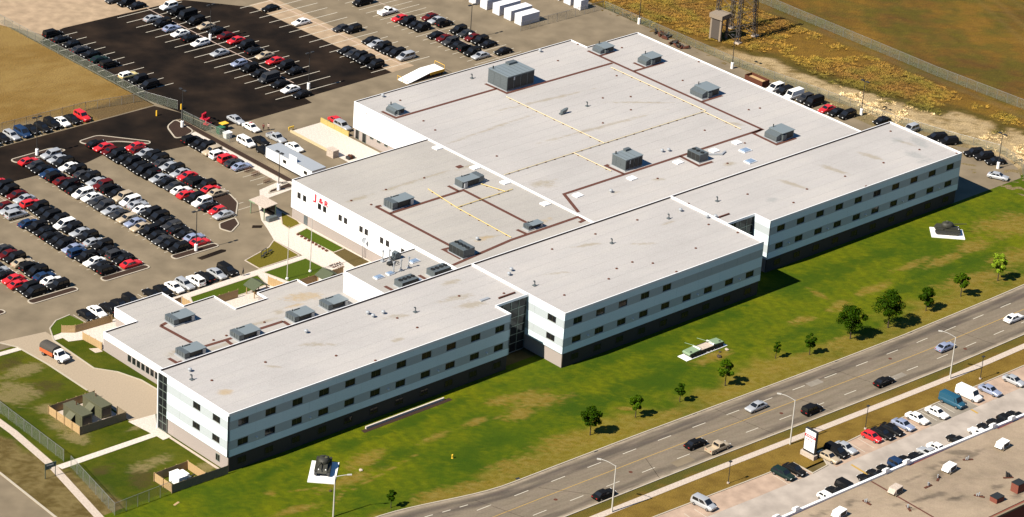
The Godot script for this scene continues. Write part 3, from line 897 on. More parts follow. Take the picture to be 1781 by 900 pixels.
func build_buildings() -> void:
	var XM := Vector3(-1, 0, 0); var ZP := Vector3(0, 0, 1)
	# west street block with the glazed stair tower
	var pa := P([0, 0, 67.1, 0, 67.1, -4.2, 75.4, -4.2, 75.4, -20.4, 0, -20.4])
	var a := street_block("office_block", "three-storey block at the left with the glazed stair tower on its end wall", pa, [[0.1, -20.3, 67.0, -0.1], [67.0, -20.3, 75.3, -4.3]], [[29.6, -12, 3.4, 0.8, 35, OCHRE], [49.1, -12, 3, 1, 20, OCHRE], [63.9, -11.4, 4, 1, 8, OCHRE], [63.5, -7.8, 3, 1.2, 20, OCHRE], [4.9, -7.2, 1.3, 1.0, 0, RUSTY], [43, -4.8, 1.2, 0.6, 0, OCHRE], [67, -17, 2, 0.8, 0, OCHRE], [17.7, -10, 2, 0.5, 40, OCHRE]])
	var fa := Face.new(Vector3(0, 0, 0), ZP)
	var la := Face.new(Vector3(0, 0, -17.75), XM)
	dress(a, fa, 67.1, holes(2.1, 6.11, 11, 2.35), holes(2.1, 6.11, 11, 2.35), holes(2.3, 6.11, 11, 1.9))
	dress(a, la, 17.75, [[7.55, 9.65], [13.2, 15.3]], [[7.55, 9.65], [13.2, 15.3]], [[14.05, 15.15]], 2.6)
	var nf := Face.new(Vector3(67.1, 0, 0), Vector3(1, 0, 0))
	dress(a, nf, 4.2, [], [], [])
	curtain(a, Face.new(Vector3(67.2, 0, -4.4), ZP), 0, 8.1, 0.2, 11.3, 4, 6)
	curtain(a, Face.new(Vector3(0.05, 0, -20.3), XM), 0.1, 2.5, 0.1, 11.3, 2, 7)
	box("tower_post", Vector3(-0.16, 0, -20.42), Vector3(0.2, 11.4, -20.2), M.coping, a)
	for q in [[45.2, -15.9, 1], [45.2, -14.4, 1], [47.7, -14.4, 1], [53.1, -11.4, 2], [31, -16.7, 1], [48.7, -11.5, 0], [49.2, -6.4, 0], [64.4, -11.7, 0], [29.7, -6.5, 0], [17.7, -12, 0], [4.5, -17.1, 1], [2.9, -14.4, 2], [5.6, -12.1, 0], [34.3, -0.9, 0], [72.2, -7.6, 0]]:
		vent(a, q[0], q[1], 11.45, q[2])
	box("roof_hatch", Vector3(66.2, 11.45, -8.0), Vector3(68.4, 11.7, -7.4), M.galv_light, a)
	box("roof_hatch", Vector3(69.8, 11.45, -6.6), Vector3(74.0, 11.75, -6.3), M.walk_pad, a)
	# middle street block
	var pb := P([75.5, 5.9, 130.5, 5.9, 130.5, -20.4, 75.5, -20.4])
	var b := street_block("office_block", "three-storey block in the middle, standing forward of its neighbours", pb, [[75.6, -20.3, 130.4, 5.8]], [[87, -8, 3, 0.5, 20, OCHRE], [110, -8, 2.6, 0.6, 30, OCHRE], [121, -12, 2, 0.4, 0, OCHRE], [100, -14, 3, 0.5, 15, OCHRE]])
	dress(b, Face.new(Vector3(75.5, 0, 5.9), ZP), 55.0, holes(2.4, 6.02, 5, 2.35), holes(2.4, 6.02, 9, 2.35), holes(2.6, 6.02, 9, 1.9))
	dress(b, Face.new(Vector3(75.5, 0, -20.4), XM), 26.3, [[21.7, 24.0]], [[21.7, 24.0]], [], 3.0)
	for q in [[78.3, -12.8, 1], [80, -14, 1], [79.3, -6.6, 2], [81.2, -0.3, 0], [93.2, -0.4, 0], [97.7, -2.8, 0], [102.3, -3.1, 0], [105.3, -0.4, 0], [117.3, -0.3, 0], [93.3, -16.5, 0], [105.3, -16.6, 0], [105, -11.6, 2], [117, -16.5, 0], [127.3, -14.4, 1], [127.5, -6.6, 0], [122.8, -13.3, 2], [129.5, -9.0, 1], [106.4, 5.0, 0], [129.6, -0.5, 0]]:
		vent(b, q[0], q[1], 11.45, q[2])
	# east street block
	var pc := P([138.7, 0, 199.3, 0, 199.3, -20.5, 130.6, -20.5, 130.6, -4.3, 138.7, -4.3])
	var c := street_block("office_block", "three-storey block at the right end beside the rear car park", pc, [[138.8, -20.4, 199.2, -0.1], [130.7, -20.4, 138.8, -4.4]], [[156.7, -10.5, 0.7, 3.4, -12, OCHRE], [169.7, -10.4, 0.8, 3.6, -12, OCHRE], [181.6, -11.4, 0.8, 3.2, -12, OCHRE], [193.6, -11.2, 0.7, 2.2, -12, OCHRE], [193.5, -13, 1.6, 1.4, 0, DAMP], [196.5, -9.5, 1.4, 3.2, 20, DAMP], [190.5, -5, 1.6, 3.2, 10, DAMP], [189.5, -2.4, 2.4, 1, 0, DAMP], [147.4, -7.6, 1.4, 0.9, 0, DAMP]])
	dress(c, Face.new(Vector3(138.7, 0, 0), ZP), 60.6, holes(2.35, 5.95, 10, 2.35), holes(2.35, 5.95, 10, 2.35), holes(2.6, 5.95, 10, 1.9))
	dress(c, Face.new(Vector3(138.7, 0, -4.3), XM), 4.3, [], [], [], 4.3)
	curtain(c, Face.new(Vector3(130.7, 0, -4.5), ZP), 0, 7.9, 0.2, 11.3, 4, 6)
	for q in [[195.7, -17.2, 0], [181.3, -6.7, 0], [169, -6.7, 0], [157.3, -6.9, 0], [193.3, -6.9, 0], [198.6, -0.9, 0], [168.9, -0.7, 0], [131.4, -16.1, 0], [137.2, -13.5, 2], [145, -12.3, 0], [149.9, -3.9, 0], [131.0, -8.1, 1]]:
		vent(c, q[0], q[1], 11.45, q[2])
	box("roof_hatch", Vector3(131.6, 11.45, -7.8), Vector3(134.6, 11.75, -7.5), M.walk_pad, c)
	for w in [[a, 0.0, [6.3, 18.5, 36.9, 49.1, 61.3], 0.0], [b, 75.5, [6.6, 18.6, 36.7, 48.7], 5.9], [c, 138.7, [6.4, 18.3, 30.2, 42.1, 54.0], 0.0]]:
		for s in w[2]:
			box("wall_lamp", Vector3(w[1] + s - 0.14, 5.1, w[3] + 0.003), Vector3(w[1] + s + 0.14, 5.3, w[3] + 0.3), M.plastic_white, w[0])
	# low wing
	var pd := P([9.8, -20.6, 9.8, -50.3, 17.4, -50.3, 17.4, -57.3, 28.7, -57.3, 28.7, -50.4, 36.0, -50.4, 36.0, -43.7, 43.6, -43.7, 43.6, -46.7, 53.7, -46.7, 53.7, -43.7, 62.8, -43.7, 62.8, -37.5, 62.8, -20.6])
	var d := thing("low_wing", "single-storey white wing with stepped rear outline behind the left block", "building")
	core(d, pd, 0.22, 0, 3.6, M.brick)
	roof_grid(d, 17.5, -57.2, 28.6, -50.2, 3.72, [], Color(0.355, 0.335, 0.315))
	var st_d := [[49.7, -40.5, 3.6, 1.9, 20, RUSTY], [46.5, -38.4, 3, 0.5, 10, RUSTY], [42.5, -37.9, 1.4, 1, 0, OCHRE], [36, -36.6, 4, 0.5, 5, OCHRE], [24, -33.3, 4, 0.5, 0, OCHRE], [17, -36, 3, 1, 0, OCHRE]]
	for r in [[9.9, -50.2, 35.9, -43.6], [9.9, -43.6, 62.7, -20.7], [43.7, -46.6, 53.6, -43.6]]: roof_grid(d, r[0], r[1], r[2], r[3], 3.72, st_d, Color(0.355, 0.335, 0.315))
	coping(d, pd, 3.55, 4.0)
	var fd := Face.new(Vector3(9.8, 0, -50.3), XM)
	clad_band(fd, 0, 29.6, 2.55, 3.6, 0.2, M.white_wall, d, [], 3.7)
	for s in [[0, 7.4], [17.2, 29.6]]: fbox("brick_panel", fd, s[0], s[1], 0, 2.55, -0.2, -0.03, M.brick, d)
	fbox("brick_panel", fd, 7.4, 17.2, 0, 0.95, -0.2, -0.03, M.brick, d)
	fbox("brick_panel", fd, 7.4, 17.2, 2.42, 2.55, -0.2, -0.03, M.brick, d)
	for k in 7:
		var s := 7.4 + 1.4 * k
		window(fd, s + 0.15, s + 1.25, 0.95, 2.42, 0.14, M.frame_green, d, 1)
		fbox("brick_pier", fd, s - 0.15 + (0.15 if k == 0 else 0.0), s + 0.15, 0.95, 2.42, -0.2, -0.03, M.brick, d)
	fbox("white_wall", Face.new(Vector3(17.4, 0, -57.3), XM), 0, 7.0, 1.9, 3.6, -0.2, 0.0, M.white_wall, d)
	for p in [[20.2, -46.4, 20.9, -35.0], [13.5, -35.0, 13.6, -32.6, 14.8, -32.6], [20.9, -35.0, 27.0, -34.7, 40.3, -34.5], [26.6, -34.4, 26.4, -32.4], [40.3, -34.5, 40.2, -32.3], [20.2, -46.4, 22.2, -46.9]]: pad(d, p, 3.73)
	for k in 6: vent(d, 21.6 + 3.1 * k, -35.9 - 0.06 * k, 3.73, 0)
	# kitchen block between low wing and hall
	var pe := P([57.6, -20.6, 57.6, -37.4, 75.9, -37.4, 75.9, -20.6])
	var e := thing("kitchen_block", "two-storey white block with exhaust stacks between the low wing and the hall", "building")
	core(e, pe, 0.15, 0, 8.0, M.white_wall)
	roof_grid(e, 57.7, -37.3, 75.8, -20.7, 8.12, [], Color(0.345, 0.325, 0.3))
	coping(e, pe, 7.9, 8.35)
	clad_band(Face.new(Vector3(57.6, 0, -37.4), XM), 0, 16.8, 3.75, 7.9, 0.14, M.white_wall, e, [], 4.2)
	for p in [[60.1, -28.1, 60.2, -25.0], [68.7, -27.9, 68.6, -25.0], [74.6, -27.1, 75.7, -26.8]]: pad(e, p, 8.13)
	for q in [[66.8, -36.6], [68.1, -36.1], [65.2, -31.5], [67.1, -31.5], [69.1, -31.5]]:
		var m := MB.new()
		m.tube(Vector3.ZERO, Vector3(0, 2.2, 0), 0.13, 0.13, 8); m.tube(Vector3(0, 2.2, 0), Vector3(0, 2.5, 0), 0.24, 0.2, 8)
		m.bx(-0.35, 0, -0.35, 0.35, 0.25, 0.35)
		part("exhaust_stack", m.mesh(), M.galv_light, e, Vector3(q[0], 8.12, q[1]))
	for q in [[60.6, -32.3, 62.6, -31.0], [63.7, -32.2, 65.2, -31.0], [70.9, -33.7, 73.0, -32.4], [66.6, -26.6, 67.6, -25.6]]: skylight(e, q[0], q[1], q[2], q[3], 8.12, M.skylight_blue)
	var hd := MB.new()
	hd.tube(Vector3(0, 0, 0), Vector3(0, 0.5, 0), 0.5, 0.5, 10)
	hd.loft([ring_yz(0.0, 0.55, 0.25, 1.3), ring_yz(0.8, 0.6, 0.3, 1.6), ring_yz(1.6, 0.5, 0.2, 1.1)])
	part("exhaust_hood", hd.mesh(), M.galv, e, Vector3(69.2, 8.12, -36.2))
	var jm := MB.new()
	for k in 9: jm.path([Vector3(0.25 * k, 0.3, 0.9 * sin(k * 2.1)), Vector3(0.25 * k + 0.5, 0.6 + 0.3 * cos(k * 1.3), 0.9 * cos(k * 1.7))], 0.07, 5)
	jm.bx(0.2, 0, -0.6, 1.4, 0.5, 0.3)
	part("pipe_cluster", jm.mesh(), M.galv_dark, e, Vector3(66.4, 8.12, -34.6))
	# hall with the red letters
	var pf := P([76.1, -20.6, 76.1, -76.2, 113.4, -76.2, 113.4, -20.6])
	var f := thing("hall", "two-storey white hall with red letters and paired windows on its end wall", "building")
	core(f, pf, 0.2, 0, 8.2, M.brick)
	roof_grid(f, 76.2, -76.1, 113.3, -20.7, 8.35, [[95, -61.6, 9, 0.5, 0, OCHRE], [83, -61.6, 4, 0.6, 0, OCHRE], [91, -33, 3, 0.4, 20, OCHRE], [104.5, -31.5, 3.4, 0.5, -10, RUSTY], [110, -60.8, 2.4, 0.5, 0, OCHRE], [90, -32.6, 2.6, 0.5, 0, RUSTY]], Color(0.345, 0.325, 0.3))
	coping(f, pf, 8.15, 8.6)
	var ff := Face.new(Vector3(76.1, 0, -76.2), XM)
	var hw := []
	for q in [-74.3, -72.5, -67.7, -66.05, -61.1, -59.4, -54.55, -52.9, -48.15, -46.35, -41.7, -39.9]: hw.append([q + 76.2, q + 77.3])
	clad_band(ff, 0, 55.5, 2.36, 5.2, 0.2, M.white_wall, f, [], 6.5)
	clad_band(ff, 0, 55.5, 5.2, 6.55, 0.2, M.white_wall, f, hw, 6.5)
	clad_band(ff, 0, 55.5, 6.55, 8.15, 0.2, M.white_wall, f, [], 6.5)
	for h in hw: window(ff, h[0], h[1], 5.2, 6.55, 0.12, M.frame_bronze, f, 1)
	door(f, Face.new(Vector3(76.3, 0, -72.1), XM), 0, 1.15, 2.05)
	var word := ["J", "&", "R"]
	for k in 3:
		var tm := TextMesh.new()
		tm.text = word[k]; tm.font_size = 64; tm.pixel_size = 0.031 if k == 0 else (0.022 if k == 1 else 0.025); tm.depth = 0.14
		var sf := SystemFont.new()
		sf.font_names = PackedStringArray(["Droid Sans"]); sf.font_weight = 700
		tm.font = sf
		var o := part("letter", tm, M.red_sign, f)
		o.transform = Transform3D(ff.basis().scaled_local(Vector3(1.25, 1, 1)), ff.at([7.8, 9.5, 11.1][k], [7.45, 7.3, 7.3][k], 0.06))
	for p in [[82.1, -56.6, 82.3, -33.2, 80.0, -33.5, 80.0, -28.3], [82.3, -52.4, 102.3, -52.4, 102.3, -31.5], [76.8, -27.1, 94.0, -29.0, 112.9, -29.2, 112.8, -27.3, 111.2, -27.1], [101.1, -55.8, 101.1, -52.4], [82.1, -56.5, 83.3, -56.3], [98.4, -31.9, 98.6, -29.2]]: pad(f, p, 8.36)
	for q in [[112.5, -71.6], [112.2, -59.4], [112.4, -50.2], [112.0, -37.6]]: skylight(f, q[0] - 1.3, q[1] - 0.8, q[0] + 0.5, q[1] + 0.8, 8.35, M.skylight)
	box("roof_hatch", Vector3(108.8, 8.35, -62.2), Vector3(110.2, 8.47, -61.1), M.walk_pad, f)
	for q in [[89.2, -61.7, 0], [99.6, -61.6, 0], [79.8, -61.6, 0], [81.9, -57.8, 0], [88.4, -32.8, 1]]: vent(f, q[0], q[1], 8.35, q[2])
	# main hall
	var pg := P([113.5, -20.7, 113.5, -100.7, 179.3, -100.7, 179.3, -95.3, 195.8, -95.3, 195.8, -20.7])
	var g := thing("main_hall", "vast flat-roofed hall with yellow gas pipes and brown walkways on top", "building")
	core(g, pg, 0.2, 0, 8.2, M.brick)
	var st_g := [[127.5, -33.5, 1.2, 0.6, 0, OCHRE], [140, -33, 1.6, 0.5, 20, OCHRE], [158.5, -30, 1.5, 0.8, 0, OCHRE], [175, -45, 3, 0.6, 50, OCHRE], [150, -60, 14, 0.5, 4, OCHRE], [165, -66, 9, 0.4, 35, OCHRE], [119, -45, 3, 2.4, 0, OCHRE], [130, -73, 14, 0.4, -3, OCHRE], [150, -78, 12, 0.5, 6, OCHRE]]
	roof_grid(g, 113.6, -95.2, 195.7, -20.8, 8.35, st_g, Color(0.375, 0.357, 0.345), 0.55)
	roof_grid(g, 113.6, -100.6, 179.2, -95.2, 8.35, [], Color(0.375, 0.357, 0.345), 0.55)
	coping(g, pg, 8.1, 8.6)
	var fg := Face.new(Vector3(113.5, 0, -100.7), XM)
	clad_band(fg, 0, 24.4, 2.36, 8.1, 0.2, M.white_wall, g, [], 6.1)
	for q in [[0.8, 1.9, 0.05, 2.2], [3.1, 4.3, 0.05, 2.2]]: window(fg, q[0], q[1], q[2], q[3], 0.17, M.frame_green, g, 1)
	for q in [[5.6, 6.7], [8.0, 9.1], [10.4, 11.5]]: window(fg, q[0], q[1], 1.75, 2.25, 0.17, M.frame_green, g, 1)
	for q in [[4.0, 7.3], [9.5, 4.0]]: box("wall_lamp", Vector3(113.2, q[1], -100.7 + q[0]), Vector3(113.48, q[1] + 0.22, -100.4 + q[0]), M.plastic_white, g)
	for p in [[115.2, -93.4, 115.4, -88.95, 145.0, -88.8, 145.1, -85.6, 177.6, -85.2], [144.8, -92.4, 145.0, -88.8], [183.0, -90.1, 178.2, -90.0], [178.1, -93.8, 178.3, -38.9, 118.3, -39.0, 114.6, -30.8], [178.3, -78.9, 187.4, -78.8, 187.3, -79.9], [182.0, -78.9, 181.9, -82.6], [178.3, -57.4, 184.9, -57.4], [178.3, -38.9, 175.0, -38.5, 174.8, -31.3, 181.0, -31.3], [135.9, -39.0, 135.7, -44.4, 136.6, -44.5], [152.6, -38.9, 152.3, -33.0, 156.4, -32.9]]: pad(g, p, 8.36)
	for q in [[120.2, -36.8], [135.7, -36.5], [149.9, -36.8], [160.9, -36.7], [168.2, -36.9]]: skylight(g, q[0] - 1.0, q[1] - 0.8, q[0] + 0.9, q[1] + 0.8, 8.35, M.skylight)
	for q in [[166.6, -32.9], [163.2, -28.2]]: skylight(g, q[0] - 1.2, q[1] - 0.9, q[0] + 1.2, q[1] + 0.9, 8.35, M.skylight_blue)
	for q in [[120.6, -99.4, 1], [168.2, -99.4, 1], [168, -93.2, 0], [173, -79.1, 0], [161.2, -71.5, 0], [155, -70.1, 2], [161.7, -63.1, 0], [151.3, -61.3, 0], [167, -68.5, 0], [183.7, -68.6, 0], [183.9, -48.2, 0], [186.7, -47.4, 0], [178.9, -98.0, 0], [186.1, -90.7, 0], [195.0, -74.5, 0], [167.2, -45.7, 0], [144.4, -96.4, 2], [122.6, -95.8, 0], [119.3, -84.3, 0], [118.1, -79.1, 0], [119.8, -61.3, 0], [127.0, -34.0, 1], [140.2, -33.4, 0], [158.4, -30.4, 0], [169.5, -35.8, 0], [150.9, -42.7, 1], [152.4, -42.2, 1]]:
		vent(g, q[0], q[1], 8.35, q[2])
	part("duct", ribbon(P([157.2, -36.4, 160.6, -34.2, 162.4, -34.9]), 0.35, 8.36, 8.7), M.galv_light, g)
	var fan := MB.new()
	fan.loft([ring_yz(0, 0.35, 0.2, 0.8), ring_yz(1.2, 0.35, 0.4, 1.1), ring_yz(1.8, 0.2, 0.9, 1.2)])
	fan.bx(-0.4, 0, -0.4, 0.4, 0.3, 0.4)
	part("roof_fan", fan.mesh(), M.galv, g, Vector3(147.0, 8.35, -70.0))


func ring_yz(x: float, hw: float, y0: float, y1: float) -> PackedVector3Array:
	return PackedVector3Array([Vector3(x, y0, -hw), Vector3(x, y0, hw), Vector3(x, y1, hw), Vector3(x, y1, -hw)])


func skylight(parent: Node3D, x0: float, z0: float, x1: float, z1: float, y: float, m: Material) -> void:
	var b := MB.new()
	var w := x1 - x0; var d := z1 - z0
	b.bx(-w / 2, 0, -d / 2, w / 2, 0.22, d / 2)
	var o := part("skylight", b.mesh(), M.coping, parent, Vector3((x0 + x1) / 2, y, (z0 + z1) / 2))
	var c := MB.new()
	var r0 := PackedVector3Array([Vector3(-w * 0.46, 0.222, -d * 0.46), Vector3(w * 0.46, 0.222, -d * 0.46), Vector3(w * 0.46, 0.222, d * 0.46), Vector3(-w * 0.46, 0.222, d * 0.46)])
	var r1 := PackedVector3Array()
	for p in r0: r1.append(Vector3(p.x * 0.7, 0.42, p.z * 0.7))
	c.loft([r0, r1])
	part("dome", c.mesh(), m, o)


func door(parent: Node3D, f: Face, a0: float, a1: float, h: float) -> void:
	var o := fbox("door", f, a0, a1, 0.02, h, 0.0, 0.08, M.galv, parent)
	var w := part("handle", unit_box, M.steel, o, Vector3(0.35, 0.0, 0.9))
	w.scale = Vector3(0.12, 0.06, 0.8)


func dress(t: Node3D, f: Face, length: float, upper: Array, lower: Array, ground: Array, bay := 6.1) -> void:
	# the panels and windows of one face of a street block
	clad_band(f, 0, length, 3.08, 4.5, 0.3, M.panel_light, t, [], bay)
	clad_band(f, 0, length, 4.5, 6.25, 0.285, M.panel_dark, t, lower, 3.75)
	clad_band(f, 0, length, 6.25, 8.45, 0.3, M.panel_light, t, [], bay)
	clad_band(f, 0, length, 8.45, 10.15, 0.285, M.panel_dark, t, upper, 3.75)
	clad_band(f, 0, length, 10.15, 11.3, 0.3, M.panel_light, t, [], bay)
	for row in [[upper, 8.45, 8.62, 10.02, 10.15], [lower, 4.5, 4.68, 6.05, 6.25]]:
		for h in row[0]:
			fbox("panel", f, h[0], h[1], row[1], row[2], -0.285, 0.0, M.panel_dark, t)
			fbox("panel", f, h[0], h[1], row[3], row[4], -0.285, 0.0, M.panel_dark, t)
			window(f, h[0], h[1], row[2], row[3], 0.2, M.frame_bronze, t, 2)
	if f.n.z > 0.5: fbox("base_wall", f, 0.3, length - 0.3, 0.0, 3.08, -0.299, -0.12, M.brick_dark_shaded, t)  # street faces get the brick darkened for shade
	for h in ground: window(f, h[0], h[1], 1.0, 2.35, 0.1 if f.n.z > 0.5 else 0.27, M.steel_dark if f.n.z > 0.5 else M.frame_green, t, 2)


# ---------------------------------------------------------------- roof plant
func fan_mesh(r: float) -> ArrayMesh:
	var b := MB.new()
	b.lathe(Vector3.ZERO, [Vector2(r, 0), Vector2(r, 0.16), Vector2(r * 0.86, 0.16), Vector2(r * 0.86, 0.03), Vector2(0, 0.03)], 12)
	for k in 5:
		var tf := Transform3D(Basis(Vector3.UP, TAU * k / 5), Vector3(0, 0.1, 0))
		b.bx(0.05, -0.015, -r * 0.14, r * 0.84, 0.015, r * 0.14, tf)
	return b.mesh()


func rooftop_unit(label: String, x0: float, z0: float, x1: float, z1: float, y: float, h: float, style: String) -> void:
	var w := x1 - x0; var d := z1 - z0
	var t := thing("rooftop_unit", label, "air conditioner", Vector3((x0 + x1) / 2, y, (z0 + z1) / 2), 0, "grey plant units on the flat roofs")
	var X := w / 2; var Z := d / 2
	box("curb", Vector3(-X - 0.12, 0, -Z - 0.12), Vector3(X + 0.12, 0.18, Z + 0.12), M.galv_light, t)
	var body := MB.new()
	if style == "slope":        # sloping hood towards the left, lid that overhangs
		var b0 := -X * 0.45
		body.bx(b0, 0.18, -Z, X, h, Z)
		part("housing", body.mesh(), M.galv, t)
		var hood := MB.new()
		var p := PackedVector3Array([Vector3(-X, 0.3, -Z * 0.94), Vector3(b0 - 0.01, 0.3, -Z * 0.94), Vector3(b0 - 0.01, h - 0.04, -Z * 0.94), Vector3(-X, h * 0.7, -Z * 0.94)])
		var q := PackedVector3Array()
		for v in p: q.append(Vector3(v.x, v.y, -v.z))
		hood.loft([p, q])
		part("intake_hood", hood.mesh(), M.galv, t)
		box("lid", Vector3(b0 - 0.1, h + 0.002, -Z - 0.1), Vector3(X + 0.12, h + 0.08, Z + 0.3), M.galv_lit_top, t)
		box("louvre", Vector3(X * 0.1, 0.35, Z + 0.002), Vector3(X * 0.9, h - 0.15, Z + 0.05), M.galv_dark, t)  # dark louvre also paints in the shade of this side
		box("louvre", Vector3(-X * 0.4, 0.3, Z + 0.002), Vector3(X * 0.02, h - 0.4, Z + 0.35), M.galv, t)
		box("flue", Vector3(-X * 0.1, h + 0.08, -Z * 0.9), Vector3(-X * 0.1 + 0.16, h + 0.75, -Z * 0.9 + 0.16), M.galv_dark, t)
	elif style == "tall":
		body.bx(-X, 0.18, -Z, X, h, Z)
		part("housing", body.mesh(), M.galv, t)
		box("lid", Vector3(-X - 0.1, h + 0.002, -Z - 0.1), Vector3(X + 0.1, h + 0.08, Z + 0.12), M.galv_lit_top, t)
		for k in 3: box("access_panel", Vector3(-X - 0.03, 0.45, lerpf(-Z, Z, k / 3.0) + 0.12), Vector3(-X - 0.002, h - 0.3, lerpf(-Z, Z, (k + 1) / 3.0) - 0.12), M.galv, t)
		for k in 4: box("louvre", Vector3(lerpf(-X, X, k / 4.0) + 0.12, 0.5, Z + 0.002), Vector3(lerpf(-X, X, (k + 1) / 4.0) - 0.12, h - 0.35, Z + 0.06), M.galv_dark, t)
		for k in int(maxf(1, w / 1.3)): box("lid_seam", Vector3(-X + 1.3 * k + 0.5, h + 0.082, -Z), Vector3(-X + 1.3 * k + 0.58, h + 0.12, Z), M.galv, t)
		box("exhaust_box", Vector3(X * 0.2, h + 0.082, -Z * 0.95), Vector3(X * 0.8, h + 0.55, -Z * 0.55), M.galv, t)
		box("flue", Vector3(-X * 0.85, h + 0.082, -Z * 0.8), Vector3(-X * 0.85 + 0.2, h + 0.7, -Z * 0.8 + 0.2), M.galv_dark, t)
		box("label_plate", Vector3(-X * 0.55, h - 1.1, Z + 0.003), Vector3(-X * 0.45, h - 0.3, Z + 0.07), M.galv_light, t)
	elif style == "fans":       # condenser with fans along its top
		body.bx(-X, 0.18, -Z, X, h, Z)
		part("housing", body.mesh(), M.galv, t)
		var along := w >= d
		var n := int(maxf(w, d) / 1.0)
		var r := minf(0.45, minf(w, d) * 0.38)
		for k in n:
			var s := (k + 0.5) / n * 2.0 - 1.0
			part("fan", fan_mesh(r), M.galv_dark, t, Vector3(s * X if along else 0.0, h + 0.002, 0.0 if along else s * Z))
		for k in n:
			var s0 := lerpf(-X, X, float(k) / n) if along else lerpf(-Z, Z, float(k) / n)
			var s1 := lerpf(-X, X, float(k + 1) / n) if along else lerpf(-Z, Z, float(k + 1) / n)
			if along: box("coil", Vector3(s0 + 0.06, 0.3, Z + 0.002), Vector3(s1 - 0.06, h - 0.12, Z + 0.05), M.galv_dark, t)
			else: box("coil", Vector3(-X - 0.05, 0.3, s0 + 0.06), Vector3(-X - 0.002, h - 0.12, s1 - 0.06), M.galv_dark, t)
	else:                       # long low unit with a ribbed hood at one end
		var s := -1.0 if style == "low" else 1.0
		var e0 := minf(s * X, s * X * 0.55); var e1 := maxf(s * X, s * X * 0.55)
		body.bx(-X if s > 0 else e1, 0.3, -Z * 0.9, X if s < 0 else e0, h, Z * 0.9)
		part("housing", body.mesh(), M.galv, t)
		var hood := MB.new()
		for k in 4:
			var z0_ := lerpf(-Z, Z, k / 4.0) + 0.05; var z1_ := lerpf(-Z, Z, (k + 1) / 4.0) - 0.05
			hood.loft([PackedVector3Array([Vector3(e0, 0.4, z0_), Vector3(e1, 0.4, z0_), Vector3(e1, h + 0.12, z0_), Vector3(e0, h + 0.12, z0_)]), PackedVector3Array([Vector3(e0, 0.4, z1_), Vector3(e1, 0.4, z1_), Vector3(e1, h + 0.02, z1_), Vector3(e0, h + 0.02, z1_)])])
		part("intake_hood", hood.mesh(), M.galv, t)
		box("lid", Vector3(-X * (0.98 if s > 0 else 0.54), h + 0.002, -Z * 0.95), Vector3(X * (0.98 if s < 0 else 0.54), h + 0.06, Z * 0.9 + 0.35), M.galv_lit_top, t)
		box("coil", Vector3(-X * (0.9 if s > 0 else 0.5), 0.34, Z * 0.9 + 0.002), Vector3(X * (0.9 if s < 0 else 0.5), h - 0.06, Z * 0.9 + 0.05), M.galv_dark, t)  # dark coil runs full length to paint in the shaded side
		box("cowl", Vector3(-s * X * 0.86, 0.3, Z * 0.9 + 0.003), Vector3(-s * X * 0.62, h * 0.9, Z * 0.9 + 0.4), M.galv_light, t)
		box("slot", Vector3(-X * 0.3, h + 0.062, -Z * 0.75), Vector3(X * 0.25, h + 0.16, -Z * 0.6), M.galv_dark, t)
		box("flue", Vector3(-X * 0.5, h + 0.062, -Z * 0.7), Vector3(-X * 0.5 + 0.15, h + 0.4, -Z * 0.7 + 0.15), M.galv_dark, t)


func gas_pipe(label: String, runs: Array, y: float, m: Material) -> void:
	var t := thing("gas_pipe", label, "pipe")
	for r in runs:
		var pts := []
		for i in range(0, r.size(), 2): pts.append(Vector3(r[i], y + 0.2, r[i + 1]))
		var b := MB.new()
		b.path(pts, 0.075, 6)
		part("pipe_run", b.mesh(), m, t)
		for i in pts.size() - 1:
			var d: Vector3 = pts[i + 1] - pts[i]
			var n := int(d.length() / 2.6)
			for k in n:
				var p: Vector3 = pts[i] + d * ((k + 0.5) / n)
				var o := part("pipe_support", unit_box, M.walk_pad, t, Vector3(p.x, y + 0.06, p.z))
				o.scale = Vector3(0.34, 0.12, 0.34)


